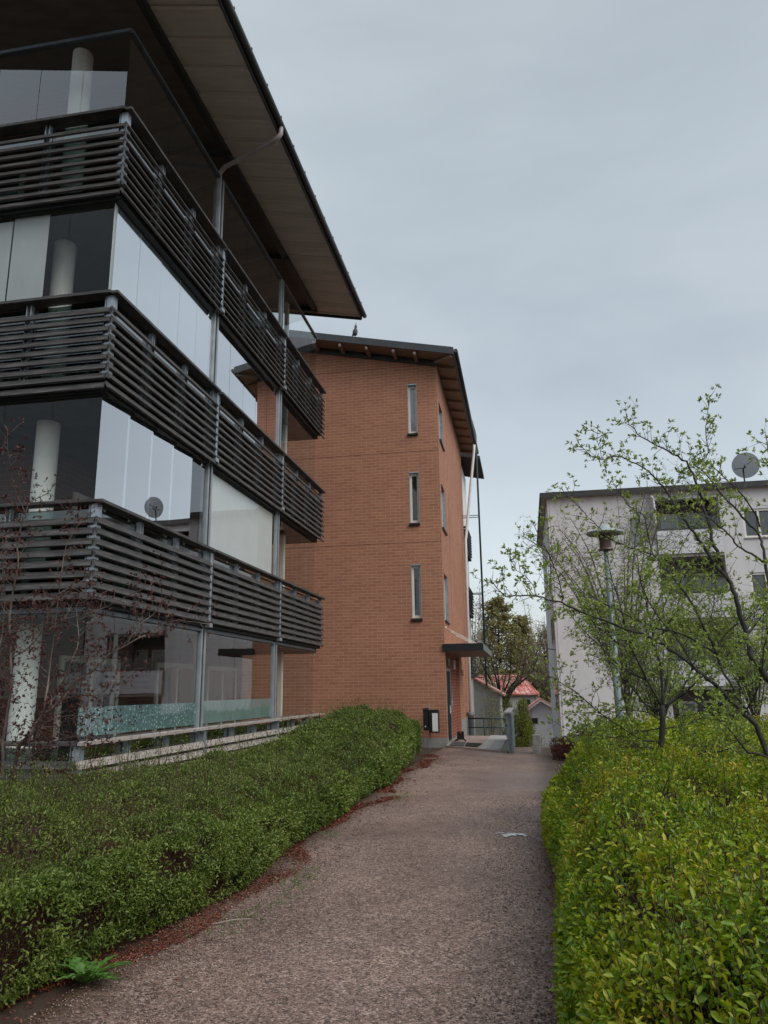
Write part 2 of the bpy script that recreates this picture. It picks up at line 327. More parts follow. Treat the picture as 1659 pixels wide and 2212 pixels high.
# ------------------------------------------------------------------ mesh helpers
class MB:
    def __init__(s): s.v = []; s.f = []; s.smooth = []
    def face(s, pts, sm=False):
        i = len(s.v); s.v += [tuple(map(float, p)) for p in pts]; s.f.append(tuple(range(i, i + len(pts)))); s.smooth.append(sm); return s
    def box(s, x0, x1, y0, y1, z0, z1):
        if x1 < x0: x0, x1 = x1, x0
        if y1 < y0: y0, y1 = y1, y0
        if z1 < z0: z0, z1 = z1, z0
        i = len(s.v)
        s.v += [(x, y, z) for z in (z0, z1) for y in (y0, y1) for x in (x0, x1)]
        s.f += [tuple(i + k for k in q) for q in ((0, 2, 3, 1), (4, 5, 7, 6), (0, 1, 5, 4), (1, 3, 7, 5), (3, 2, 6, 7), (2, 0, 4, 6))]
        s.smooth += [False] * 6
        return s
    def obox(s, c, a, b, d):
        c, a, b, d = map(np.asarray, (c, a, b, d))
        i = len(s.v)
        s.v += [tuple(c + sa * a + sb * b + sd * d) for sd in (-1, 1) for sb in (-1, 1) for sa in (-1, 1)]
        qs = ((0, 2, 3, 1), (4, 5, 7, 6), (0, 1, 5, 4), (1, 3, 7, 5), (3, 2, 6, 7), (2, 0, 4, 6))
        if np.dot(np.cross(a, b), d) < 0: qs = [q[::-1] for q in qs]
        s.f += [tuple(i + k for k in q) for q in qs]
        s.smooth += [False] * 6
        return s
    def bar(s, p, q, w, h=None, up=(0, 0, 1)):
        p, q = np.array(p, float), np.array(q, float)
        d = q - p; L = np.linalg.norm(d); d /= L
        u = np.array(up, float)
        if abs(d @ u) > 0.95: u = np.array([1.0, 0, 0])
        sd = np.cross(d, u); sd /= np.linalg.norm(sd); u = np.cross(sd, d)
        return s.obox((p + q) / 2, d * L / 2, sd * w / 2, u * (h or w) / 2)
    def prism(s, pts, off):
        pts = [np.array(p, float) for p in pts]; off = np.array(off, float)
        n = len(pts)
        nr = np.cross(pts[1] - pts[0], pts[2] - pts[0])
        if nr @ off > 0: pts = pts[::-1]
        q = [p + off for p in pts]
        s.face(pts); s.face(q[::-1])
        for k in range(n):
            s.face([pts[k], q[k], q[(k + 1) % n], pts[(k + 1) % n]])
        return s
    def tube(s, pts, rad, n=6, caps=True):
        pts = [np.array(p, float) for p in pts]
        if np.isscalar(rad): rad = [rad] * len(pts)
        base = len(s.v); prev = None
        for k, p in enumerate(pts):
            t = pts[min(k + 1, len(pts) - 1)] - pts[max(k - 1, 0)]
            t = t / (np.linalg.norm(t) + 1e-9)
            if prev is None:
                a = np.array([0, 0, 1.0]) if abs(t[2]) < 0.9 else np.array([1.0, 0, 0])
                u = np.cross(t, a)
            else:
                u = prev - t * (prev @ t)
            u /= (np.linalg.norm(u) + 1e-9); prev = u; w = np.cross(t, u)
            for j in range(n):
                an = 2 * math.pi * j / n
                s.v.append(tuple(p + rad[k] * (u * math.cos(an) + w * math.sin(an))))
        for k in range(len(pts) - 1):
            for j in range(n):
                a = base + k * n + j; b = base + k * n + (j + 1) % n
                s.f.append((a, b, b + n, a + n)); s.smooth.append(True)
        if caps:
            s.f.append(tuple(base + j for j in range(n))[::-1]); s.smooth.append(False)
            e = base + (len(pts) - 1) * n
            s.f.append(tuple(e + j for j in range(n))); s.smooth.append(False)
        return s
    def lathe(s, c, prof, n=24, axis=(0, 0, 1)):
        c = np.array(c, float); ax = np.array(axis, float); ax /= np.linalg.norm(ax)
        a = np.array([1.0, 0, 0]) if abs(ax[0]) < 0.9 else np.array([0, 1.0, 0])
        u = np.cross(ax, a); u /= np.linalg.norm(u); w = np.cross(ax, u)
        base = len(s.v)
        for r, h in prof:
            for j in range(n):
                an = 2 * math.pi * j / n
                s.v.append(tuple(c + ax * h + r * (u * math.cos(an) + w * math.sin(an))))
        for k in range(len(prof) - 1):
            for j in range(n):
                a_ = base + k * n + j; b_ = base + k * n + (j + 1) % n
                s.f.append((a_, b_, b_ + n, a_ + n)); s.smooth.append(True)
        return s
    def build(s, name, mat, parent=None, bevel=0.0):
        off = ROOT.get(parent.name, np.zeros(3)) if parent else np.zeros(3)
        V = np.array(s.v) if s.v else np.zeros((0, 3))
        me = bpy.data.meshes.new(name)
        me.from_pydata([tuple(p) for p in (V - off)], [], s.f)
        me.polygons.foreach_set('use_smooth', s.smooth)
        uv = me.uv_layers.new(name='UVMap')
        buf = np.zeros((len(me.loops), 2))
        for p in me.polygons:
            nx, ny, nz = map(abs, p.normal)
            for li in p.loop_indices:
                q = V[me.loops[li].vertex_index]
                buf[li] = (q[1], q[2]) if nx >= ny and nx >= nz else ((q[0], q[2]) if ny >= nz else (q[0], q[1]))
        uv.data.foreach_set('uv', buf.ravel())
        me.materials.append(mat)
        o = bpy.data.objects.new(name, me)
        COL.objects.link(o)
        if parent: o.parent = parent; ROOT[o.name] = off
        if bevel:
            b = o.modifiers.new('bevel', 'BEVEL'); b.width = bevel; b.segments = 2; b.limit_method = 'ANGLE'
        return o

ROOT = {}
def thing(name, label, cat, loc, group=None):
    o = bpy.data.objects.new(name, None)
    COL.objects.link(o); o.location = loc; o.empty_display_size = 0.2
    ROOT[o.name] = np.array(loc, float)
    return tag(o, label, cat, group)
def tag(o, label=None, cat=None, group=None, kind=None):
    if label: o['label'] = label
    if cat: o['category'] = cat
    if group: o['group'] = group
    if kind: o['kind'] = kind
    return o

def unit(a): return a / (np.linalg.norm(a, axis=-1, keepdims=True) + 1e-9)

def raw_mesh(name, V, faces, mat, parent=None, smooth=False):
    """V (n,3), faces (m,k) with equal k"""
    off = ROOT.get(parent.name, np.zeros(3)) if parent else np.zeros(3)
    V = (V - off).astype(np.float32); m, k = faces.shape
    me = bpy.data.meshes.new(name)
    me.vertices.add(len(V)); me.vertices.foreach_set('co', V.ravel())
    me.loops.add(m * k); me.loops.foreach_set('vertex_index', faces.astype(np.int32).ravel())
    me.polygons.add(m)
    me.polygons.foreach_set('loop_start', np.arange(0, m * k, k, dtype=np.int32))
    me.polygons.foreach_set('loop_total', np.full(m, k, dtype=np.int32))
    if smooth: me.polygons.foreach_set('use_smooth', np.ones(m, dtype=bool))
    me.update(calc_edges=True)
    me.materials.append(mat)
    o = bpy.data.objects.new(name, me); COL.objects.link(o)
    if parent: o.parent = parent; ROOT[o.name] = off
    return o

def leaves(name, P, D, Nn, L, wr, mat, parent=None, fold=0.25, droop=0.15, rich=True):
    """leaf blades: base points P, directions D, rough normals Nn, lengths L"""
    D = unit(D); S = unit(np.cross(D, Nn)); Nn = np.cross(S, D)
    L = L[:, None]; w = L * wr
    tip = P + D * L - Nn * L * droop
    if rich:
        la = P + D * L * 0.36 - S * w * 0.42 + Nn * w * fold
        lb = P + D * L * 0.72 - S * w * 0.40 + Nn * w * fold * 0.6 - Nn * L * droop * 0.4
        ra = la + S * w * 0.84; rb = lb + S * w * 0.80
        V = np.stack([P, ra, rb, tip, lb, la], 1).reshape(-1, 3)
        i = np.arange(len(P))[:, None] * 6
        Fc = np.concatenate([i + np.array([[0, 1, 2, 3]]), i + np.array([[0, 3, 4, 5]])], 0)
    else:
        la = P + D * L * 0.5 - S * w * 0.5 + Nn * w * fold
        ra = la + S * w
        V = np.stack([P, ra, tip, la], 1).reshape(-1, 3)
        i = np.arange(len(P))[:, None] * 4
        Fc = np.concatenate([i + np.array([[0, 1, 2]]), i + np.array([[0, 2, 3]])], 0)
    return raw_mesh(name, V, Fc, mat, parent)

def vnoise(P, scale, seed=0):
    P = np.asarray(P, float) * scale
    i = np.floor(P).astype(np.int64); f = P - i; f = f * f * (3 - 2 * f)
    def h(ix, iy, iz):
        n = (ix * 374761393 + iy * 668265263 + iz * 2147483647 + seed * 1274126177) & 0x7fffffff
        n = ((n ^ (n >> 13)) * 1274126177) & 0x7fffffff
        return ((n ^ (n >> 16)) & 0xffff) / 65535.0
    r = 0
    for dx in (0, 1):
        for dy in (0, 1):
            for dz in (0, 1):
                w = (f[:, 0] if dx else 1 - f[:, 0]) * (f[:, 1] if dy else 1 - f[:, 1]) * (f[:, 2] if dz else 1 - f[:, 2])
                r = r + w * h(i[:, 0] + dx, i[:, 1] + dy, i[:, 2] + dz)
    return r

def rdir(n, up=0.0):
    d = rng.normal(size=(n, 3)); d = unit(d); d[:, 2] += up
    return unit(d)

# ================================================================== SETTING
def ter(x, y):
    """ground height: level by the path, falling away behind the landing"""
    t = np.clip((y - 22.0) / 16.0, 0, 1); t = t * t * (3 - 2 * t)
    return -2.3 * t
def grid(name, xs, ys, zf, mat):
    X, Y = np.meshgrid(xs, ys)
    V = np.stack([X, Y, zf(X, Y)], -1).reshape(-1, 3)
    nx, ny = len(xs), len(ys)
    a = (np.arange(ny - 1)[:, None] * nx + np.arange(nx - 1)[None, :]).ravel()
    return raw_mesh(name, V, np.stack([a, a + 1, a + nx + 1, a + nx], 1), mat, smooth=True)
gx = np.concatenate([[-400, -120, -60], np.arange(-30, 40, 2.0), [60, 120, 400]])
gy = np.concatenate([[-300, -60, -20], np.arange(-8, 60, 1.5), [80, 120, 200, 600]])
ground = grid('ground', gx, gy, lambda x, y: ter(x, y) - 0.004 + 0 * x, M['soil'])
tag(ground, kind='structure')
py = np.arange(-6, 27.1, 0.5)
Vp = []
for y in py:
    xl = -2.6 if y < 21.5 else -2.45
    xr = 0.28 + (0.45 if y > 14 else 0) + 0.02 * math.sin(y * 2.1)
    for k in range(9):
        Vp.append((xl + (xr - xl) * k / 8, y, float(ter(0, y)) + 0.004 + 0.012 * math.sin(math.pi * k / 8)))
Vp = np.array(Vp); a = (np.arange(len(py) - 1)[:, None] * 9 + np.arange(8)[None, :]).ravel()
tag(raw_mesh('path', Vp, np.stack([a, a + 1, a + 10, a + 9], 1), M['gravel'], smooth=True), kind='structure')

# ================================================================== LEFT BUILDING WITH GLAZED BALCONIES
XL, YL = -5.338, 8.74
BAYS = [(8.74, 12.42), (12.52, 16.32), (16.42, 20.02)]
FL = [1.055, 4.085, 7.07, 10.06]                       # hand rail tops
bl = thing('apartment_building', 'dark apartment building with glazed slatted balconies on four floors, left of the path', 'building', (-8, 14, 0))
W = MB()
W.box(-7.75, -7.6, 11.0, 20.0, 0, 12.7)
W.box(-13, -7.75, 10.85, 11.0, 0, 12.7)
W.box(-13, -7.75, 19.85, 20.0, 0, 13.2)
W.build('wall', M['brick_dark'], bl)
# roof: sloping slab with ribbed underside
EX, EZ, SL = XL + 1.2, 12.02, 0.20
RY0, RY1 = 7.3, 19.55
def rz(x): return EZ + SL * (EX - x)
ro = MB()
ro.prism([(EX, RY0, rz(EX) + 0.06), (-14, RY0, rz(-14) + 0.06), (-14, RY0, rz(-14) + 0.3), (EX, RY0, rz(EX) + 0.2)], (0, RY1 - RY0, 0))
roof = ro.build('roof', M['roofing'], bl)
sf = MB()
k = 0
yb = RY0 + .02
while yb < RY1 - .05:
    ye = min(yb + .60, RY1 - .02); st = random.uniform(-.003, .003)
    # each sheet sags to give shading bands between the added pale strips
    nn = 6
    for q in range(nn):
        a, b = q / nn, (q + 1) / nn
        ya, yz = yb + (ye - yb) * a, yb + (ye - yb) * b
        za, zb = -.03 * math.sin(math.pi * a) + st, -.03 * math.sin(math.pi * b) + st
        sf.face([(EX - .02, ya, rz(EX) + .05 + za), (XL - .13, ya, rz(XL - .13) + .05 + za), (XL - .13, yz, rz(XL - .13) + .05 + zb), (EX - .02, yz, rz(EX) + .05 + zb)], True)
    yb = ye + .004; k += 1
bt = MB()
yb = RY0 + .62
while yb < RY1 - .05:
    bt.prism([(EX - .03, yb - .02, rz(EX) + .022), (XL - .1, yb - .02, rz(XL - .1) + .022), (XL - .1, yb - .02, rz(XL - .1) + .045), (EX - .03, yb - .02, rz(EX) + .045)], (0, .05, 0)); yb += .62
bt.build('light_band', M['light_band'], roof)  # added pale strips, standing for the light caught along the ribs
ic = MB(); ic.face([(XL - .13, RY0, rz(XL - .13) + .02), (-13.9, RY0, rz(-13.9) + .02), (-13.9, RY1, rz(-13.9) + .02), (XL - .13, RY1, rz(XL - .13) + .02)]); ic.build('inner_soffit', M['inner_soffit'], roof)  # added inner sheet, top-floor shade put into its dark colour
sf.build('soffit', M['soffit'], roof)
fa = MB()
fa.box(EX, EX + 0.03, RY0, RY1, EZ - 0.02, EZ + 0.24)
fa.prism([(EX, RY1, rz(EX) - .03), (-14, RY1, rz(-14) - .03), (-14, RY1, rz(-14) + .32), (EX, RY1, rz(EX) + .24)], (0, 0.03, 0))
fa.build('fascia', M['fascia'], roof)
gt = MB()
gt.tube([(EX + 0.09, RY0, EZ + 0.1), (EX + 0.09, RY1 + 0.05, EZ + 0.1)], 0.065, 10)
for y in np.arange(RY0 + .4, RY1, 0.8): gt.box(EX + 0.02, EX + 0.15, y, y + .03, EZ + 0.14, EZ + 0.17)
gt.build('gutter', M['fascia'], roof)
bm_ = MB(); bm_.box(XL - 0.12, XL + 0.0, RY0, RY1 - 0.35, rz(XL) - 0.10, rz(XL) + 0.01); bm_.build('beam', M['fascia'], roof)
for yy in (12.47, 16.37, 19.1):
    b2 = MB(); b2.prism([(XL + .0, yy - .05, rz(XL) - .14), (-7.6, yy - .05, rz(-7.6) - .14), (-7.6, yy - .05, rz(-7.6) - .01), (XL + .0, yy - .05, rz(XL) - .01)], (0, .1, 0)); b2.build('beam', M['fascia'], roof)
# slabs
for z in (2.6, 5.6, 8.6):
    s = MB(); s.box(-13, XL - .16, YL + .16, 19.9, z, z + .2)
    sl = s.build('floor_slab', M['slab'], bl)
    e = MB(); e.box(-13, XL - .07, YL + .07, YL + .158, z + .12, z + .19); e.box(XL - .158, XL - .07, YL + .16, 19.98, z + .12, z + .19)
    e.build('edge_beam', M['gap'], sl)
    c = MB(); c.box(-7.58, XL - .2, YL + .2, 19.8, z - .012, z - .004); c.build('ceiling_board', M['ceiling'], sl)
s = MB(); s.box(-13, XL - .16, YL + .16, 19.9, -.4, .02); s.build('floor_slab', M['slab'], bl)
# columns
for cx_, cy_ in ((-6.86, 9.72),):
    for z0, z1 in ((.02, 2.585), (2.8, 5.585), (5.8, 8.585), (8.8, 12.2)):
        c = MB(); c.lathe((cx_, cy_, 0), [(0.165, z0), (0.165, z1)], 20); c.build('column', M['white_paint'], bl)
for z0, z1 in ((.02, 2.585), (2.8, 5.585), (5.8, 8.585), (8.8, 12.2)):
    c = MB(); c.box(-6.1, -6.0, 18.5, 18.64, z0, z1); c.build('pilaster', M['cream'], bl)
# balcony railings
def G(face, s, d, z):
    return np.array((XL - d, s, z)) if face == 'long' else np.array((s, YL + d, z))
def railing(face, a0, a1, zt, mat, endcut=0.0):
    """slats on posts with a flat handrail and a glass screen behind"""
    m = MB()
    along = np.array((0, 1, 0)) if face == 'long' else np.array((1, 0, 0))
    outw = np.array((1, 0, 0)) if face == 'long' else np.array((0, -1, 0))
    up = np.array((0, 0, 1.0))
    tl = R(28)
    for k in range(9 if zt > 5 else 8):
        z = zt - 0.275 - 0.1395 * k
        nseg = max(1, round((a1 - a0) / 1.24)); 
        c = G(face, (a0 + a1) / 2 + random.uniform(-.006, .006), 0.02, z)
        hgt = up * math.cos(tl) * .5 - outw * math.sin(tl) * .5
        thk = outw * math.cos(tl) * .5 + up * math.sin(tl) * .5
        m.obox(c, along * (a1 - a0) / 2, hgt * 0.105, thk * 0.03)
    r = m.build('balcony_railing', mat, bl)
    h = MB()
    c = G(face, (a0 + a1) / 2, 0.03, zt - 0.022)
    h.obox(c, along * ((a1 - a0) / 2 + .02), outw * .085, up * .022)
    h.build('handrail', mat, r, 0.004)
    n = max(2, round((a1 - a0) / 1.24) + 1)
    for k in range(n):
        s_ = a0 + .07 + (a1 - a0 - .14) * k / (n - 1)
        p = MB()
        for ds in (-.032, .032):
            p.obox(G(face, s_ + ds, 0.085, zt - .65), along * .009, outw * .035, up * .606)
        p.build('post', M['steel'], r)
    g = MB(); g.obox(G(face, (a0 + a1) / 2, 0.135, zt - .68), along * ((a1 - a0) / 2 - .03), outw * .004, up * .60)
    g.build('glass_screen', M['glass_green'], r)
    return r
for fi, zt in enumerate(FL):
    mat = M['slat_pale'] if fi == 0 else M['slat']  # ground-floor slats paler: light from above put into the weathered wood colour
    for (a0, a1) in BAYS: railing('long', a0, a1, zt, mat)
    railing('side', -9.2, -5.40, zt, M['slat'])
# glazing above the railings
GZ = [(1.06, 2.64), (4.09, 5.64), (7.075, 8.63), (10.065, 11.56)]
TURN = -0.034
NP = {0: 5, 1: 5, 2: 4}
GD = 0.15
def glazing(face, a0, a1, z0, z1, n, gm, turn=0.0):
    along = np.array((0, 1, 0)) if face == 'long' else np.array((1, 0, 0))
    outw = np.array((1, 0, 0)) if face == 'long' else np.array((0, -1, 0))
    up = np.array((0, 0, 1.0))
    m = MB()
    wd = (a1 - a0) / n
    for k in range(n):
        s0, s1 = a0 + wd * k + .004, a0 + wd * (k + 1) - .004
        tilt = random.uniform(-.003, .003)
        m.face([G(face, s0, GD - turn / 2, z0), G(face, s1, GD + tilt + turn / 2, z0), G(face, s1, GD + tilt + turn / 2, z1), G(face, s0, GD - turn / 2, z1)])
    g = m.build('glazing', gm, bl)
    t = MB()
    c = G(face, (a0 + a1) / 2, GD - .01, z1 + .025)
    t.obox(c, along * (a1 - a0) / 2, outw * .035, up * .024)
    t.obox(G(face, (a0 + a1) / 2, GD + .02, z1 + .075), along * (a1 - a0) / 2, outw * .03, up * .022)
    t.build('top_track', M['alu_dark'], g)
    t = MB(); t.obox(G(face, (a0 + a1) / 2, GD, z0 - .02), along * (a1 - a0) / 2, outw * .025, up * .018); t.build('bottom_track', M['alu_dark'], g)
    return g
for fi, (z0, z1) in enumerate(GZ):
    for bi, (a0, a1) in enumerate(BAYS):
        gm = M['glass']
        if (fi, bi) in ((1, 0), (2, 0), (2, 1)): gm = M['glass_coated']
        if bi == 2 or (fi, bi) == (1, 1): gm = M['glass_side']
        b0 = a0 + .15 if bi == 0 else a0 + .02
        b1 = a1 - .06 if bi < 2 else a1 - .42
        if (fi, bi) == (1, 0):
            g = glazing('long', b0, b1 - .62, z0, z1, 4, gm, TURN)
            glazing('long', b1 - .60, b1, z0, z1, 1, M['glass'])
        else:
            g = glazing('long', b0, b1, z0, z1, NP[bi], gm)
        if fi == 0 and bi < 2:
            f = MB(); f.box(XL - GD - .012, XL - GD - .006, b0, b1, z0 + .04, z0 + (.40 if bi == 0 else .42))
            f.build('privacy_film', M['film'] if bi == 0 else M['film_plain'], g)
        if (fi, bi) in ((1, 1), (2, 0)):
            f = MB()
            zz = z1 - .03
            hi = {(1, 1): .95, (2, 0): .2}[(fi, bi)]
            while zz > z0 + .02:
                f.obox((XL - GD - .06, (b0 + b1) / 2, zz), (0, (b1 - b0) / 2 - .02, 0), (.005, 0, .0125), (-.0006, 0, .0003)); zz -= .024
            f.build('venetian_blind', M['blind'], g)
    glazing('side', -9.2, XL - .16, z0, z1, 5, M['glass_front'] if fi == 3 else M['glass_side'])
    # end panes across the far end of the balcony strip
    e = MB()
    for k in range(3):
        x0 = XL - .16 - .72 * k
        e.face([(x0 - .715, 19.6, z0), (x0, 19.6, z0), (x0, 19.6, z1), (x0 - .715, 19.6, z1)])
    e.build('end_glazing', M['glass_side'], bl)
    # pale roller blinds on the side face, one floor only
    if fi == 2:
        for k in range(4):
            f = MB(); f.box(-9.0 + k * .6, -8.42 + k * .6, YL + .2 + .01 * (k % 2), YL + .205 + .01 * (k % 2), z0 + .02, z1 - .05 - .02 * (k % 3)); f.build('panel_blind', M['blind_grey'], bl)
# paired mullions with a dark joint between the bays
for y in (12.47, 16.37):
    for fi, (z0, z1) in enumerate(GZ):
        za, zb = z0 - .02, z1 + .05
        for dy in (-.07, .07):
            m = MB(); m.box(XL - GD - .03, XL - GD + .04, y + dy - .028, y + dy + .028, za, zb); m.build('mullion', M['alu'], bl, 0.004)
        m = MB(); m.box(XL - GD - .02, XL - GD + .02, y - .04, y + .04, za, zb + (.1 if fi < 3 else .0)); m.build('joint_strip', M['gap'], bl)
        m = MB(); m.box(XL - .10, XL - .02, y - .045, y + .045, FL[fi] - 1.27, FL[fi] - .07); m.build('rail_post', M['steel'], bl)
        cl = MB(); cl.box(XL - .13, XL + .01, y - .07, y + .07, FL[fi] - 1.37, FL[fi] - 1.30); cl.build('bracket', M['alu'], bl)
for fi in range(4):
    m = MB(); m.box(XL - .13, XL - .03, YL + .03, YL + .13, FL[fi] - 1.27, FL[fi] - .05); m.build('corner_post', M['steel'], bl)
# doors and windows on the inner wall
for fi in range(4):
    for y in (11.6, 15.0, 17.6):
        z = [.05, 2.85, 5.85, 8.85][fi]
        f = MB(); f.box(-7.6, -7.55, y, y + 1.9, z, z + 2.2)
        w = f.build('balcony_window', M['cream'], bl)
        p = MB(); p.box(-7.55, -7.545, y + .1, y + .9, z + .1, z + 2.1); p.box(-7.55, -7.545, y + 1.0, y + 1.8, z + .1, z + 2.1)
        p.build('pane', M['pane_dark'], w)
    z = [.05, 2.85, 5.85, 8.85][fi]
    f = MB(); f.box(-10.4, -8.6, 10.8, 10.85, z, z + 2.2); w = f.build('balcony_window', M['cream'], bl)
    p = MB(); p.box(-10.3, -9.55, 10.79, 10.8, z + .1, z + 2.1); p.box(-9.45, -8.7, 10.79, 10.8, z + .1, z + 2.1); p.build('pane', M['pane_dark'], w)
# drain pipe from the gutter to the wall joint
dp = MB()
ga = np.array((EX + .09, 11.85, EZ + .04))
dp.tube([ga, ga + (0, 0, -.14), ga + (-.05, -.01, -.22), ga + (-.15, .04, -.25), (XL - .05, 12.42, 11.84), (XL - .18, 12.47, 11.76), (XL - .22, 12.47, 11.4)], .045, 10)
dp.build('drain_pipe', M['pipe'], bl)
dp = MB(); dp.tube([(XL - .24, 12.47, 11.4), (XL - .24, 12.47, 0)], .05, 10); dp.build('drain_pipe', M['pipe'], bl)

# things kept on the first-floor balcony
t = thing('storage_box', 'blue plastic storage box behind the slats of the first floor corner balcony', 'box', (-5.95, 9.15, 2.8))
m = MB(); m.box(-6.45, -5.62, 9.0, 9.45, 2.8, 3.22); m.build('body', M['blue'], t, .02)
m = MB(); m.box(-6.48, -5.59, 8.97, 9.48, 3.22, 3.29); m.build('lid', M['blue'], t, .01)
m = MB(); m.box(-6.25, -5.9, 9.02, 9.3, 3.292, 3.45)
tag(m.build('folded_blanket', M['teal'], None, .04), 'teal folded blanket lying on the blue balcony box', 'blanket')

# ================================================================== BRICK BUILDING
XB, YB = -2.42, 23.392
bb = thing('brick_building', 'orange brick apartment building with three slit windows and a dark sloping roof', 'building', (-7, 28, 0))
def holes(mb, axis, p0, p1, u0, u1, z0, z1, hs):
    us = sorted({u0, u1, *[v for h in hs for v in h[:2]]}); zs = sorted({z0, z1, *[v for h in hs for v in h[2:]]})
    for i in range(len(us) - 1):
        for j in range(len(zs) - 1):
            cu, cz = (us[i] + us[i + 1]) / 2, (zs[j] + zs[j + 1]) / 2
            if any(h[0] < cu < h[1] and h[2] < cz < h[3] for h in hs): continue
            if axis == 'y': mb.box(us[i], us[i + 1], p0, p1, zs[j], zs[j + 1])
            else: mb.box(p0, p1, us[i], us[i + 1], zs[j], zs[j + 1])
SLIT = [(-3.405, -3.095, 3.78, 5.44), (-3.405, -3.095, 6.80, 8.46), (-3.405, -3.095, 9.80, 11.50)]
RW = [(23.72, 24.95, 3.72, 5.22), (23.72, 24.95, 6.68, 8.18), (23.72, 24.95, 9.64, 11.02)]
RSL = 0.212
g = MB()
holes(g, 'y', YB, YB + .35, -14, XB, .22, 12.2, SLIT)
g.prism([(XB, YB, 12.2), (-14, YB, 12.2), (-14, YB, 12.2 + RSL * (XB + 14))], (0, .35, 0))
g.build('gable_wall', M['brick'], bb)
sw = MB()
holes(sw, 'x', XB - .35, XB, YB + .35, 33.0, -.0, 12.2, RW + [(23.745, 28.3, .0, 2.75)])
sw.build('side_wall', M['brick'], bb)
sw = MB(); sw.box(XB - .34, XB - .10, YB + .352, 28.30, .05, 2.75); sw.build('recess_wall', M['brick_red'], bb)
pl = MB(); pl.box(-14, XB + .012, YB - .012, YB + .3, -.6, .22); pl.box(XB - .3, XB + .012, 28.5, 33.0, -3, .55); pl.box(XB - .6, XB - .01, YB + .3, 28.5, -1, .04)
pl.build('plinth', M['concrete'], bb)
bk = MB(); bk.box(-14, XB - .5, 32.8, 33.0, -3, 12.2); bk.build('back_wall', M['brick'], bb)
# movement joints
for z, x0, x1 in ((6.165, -14, XB), (9.17, -14, XB), (12.164, -14, -3.2)):
    j = MB(); j.box(x0, x1, YB - .003, YB + .01, z - .006, z + .006); j.build('seam', M['brick_dark'], bb)
for z0, z1 in ((8.9, 11.4), (5.9, 8.4), (3.2, 5.5)):
    j = MB(); j.box(XB - .01, XB + .004, 26.15, 26.17, z0, z1); j.build('seam', M['brick_dark'], bb)
for h in SLIT:
    x0, x1, z0, z1 = h
    f = MB()
    f.box(x0, x0 + .075, YB + .10, YB + .2, z0, z1); f.box(x1 - .075, x1, YB + .10, YB + .2, z0, z1)
    f.box(x0 + .075, x1 - .075, YB + .10, YB + .2, z0, z0 + .09); f.box(x0 + .075, x1 - .075, YB + .10, YB + .2, z1 - .10, z1)
    w = f.build('slit_window', M['cream'], bb)
    p = MB(); p.box(x0 + .075, x1 - .075, YB + .15, YB + .16, z0 + .09, z1 - .1)
    p.build('pane', M['pane_sky'] if z0 > 9 else M['pane_dark'], w)
    r_ = MB(); r_.box(x0 - .0, x0 + .012, YB - .004, YB + .1, z0, z1); r_.box(x1 - .012, x1, YB - .004, YB + .1, z0, z1); r_.box(x0, x1, YB - .004, YB + .1, z1 - .02, z1 + .02)
    r_.build('reveal', M['steel'], w)
    s = MB(); s.box(x0 - .02, x1 + .02, YB - .07, YB + .1, z0 - .1, z0 - .02); s.build('sill', M['black'], w, .01)
for y0, y1, z0, z1 in RW:
    f = MB()
    f.box(XB - .2, XB - .1, y0, y0 + .08, z0, z1); f.box(XB - .2, XB - .1, y1 - .08, y1, z0, z1); f.box(XB - .2, XB - .1, y0 + .38, y0 + .46, z0 + .08, z1 - .08)
    f.box(XB - .2, XB - .1, y0 + .08, y1 - .08, z0, z0 + .08); f.box(XB - .2, XB - .1, y0 + .08, y1 - .08, z1 - .08, z1)
    w = f.build('side_window', M['cream'], bb)
    p = MB(); p.box(XB - .16, XB - .15, y0 + .08, y0 + .38, z0 + .08, z1 - .08); p.box(XB - .16, XB - .15, y0 + .46, y1 - .08, z0 + .08, z1 - .08); p.build('pane', M['pane_dark'], w)
    r_ = MB(); r_.box(XB - .1, XB + .006, y1 - .015, y1, z0, z1); r_.box(XB - .1, XB + .006, y0, y0 + .015, z0, z1); r_.build('reveal', M['steel'], w)
    s = MB(); s.box(XB - .1, XB + .06, y0 - .03, y1 + .03, z0 - .04, z0 - .0); s.build('sill', M['black'], w)
# roof
EXB, RYA, RYB = XB + .62, YB - .75, 33.75
def rzb(x): return 12.22 + RSL * (XB - x)
ro = MB(); ro.prism([(EXB, RYA, rzb(EXB) + .05), (-14, RYA, rzb(-14) + .05), (-14, RYA, rzb(-14) + .3), (EXB, RYA, rzb(EXB) + .26)], (0, RYB - RYA, 0))
rb = ro.build('roof', M['roofing'], bb)
sf = MB(); sf.face([(EXB, RYA, rzb(EXB) + .045), (-14, RYA, rzb(-14) + .045), (-14, YB, rzb(-14) + .045), (EXB, YB, rzb(EXB) + .045)])
sf.face([(EXB, YB, rzb(EXB) + .045), (XB, YB, rzb(XB) + .045), (XB, RYB, rzb(XB) + .045), (EXB, RYB, rzb(EXB) + .045)])
sf.build('soffit', M['soffit_wood'], rb)
fa = MB()
fa.prism([(EXB, RYA, rzb(EXB) + .02), (-14, RYA, rzb(-14) + .02), (-14, RYA, rzb(-14) + .26), (EXB, RYA, rzb(EXB) + .26)], (0, -.03, 0))
fa.box(EXB, EXB + .03, RYA - .03, RYB, rzb(EXB) + .0, rzb(EXB) + .25)
fa.build('fascia', M['fascia'], rb)
gt = MB(); gt.tube([(EXB + .1, RYA, rzb(EXB) + .14), (EXB + .1, RYB, rzb(EXB) + .14)], .065, 8); gt.build('gutter', M['fascia'], rb)
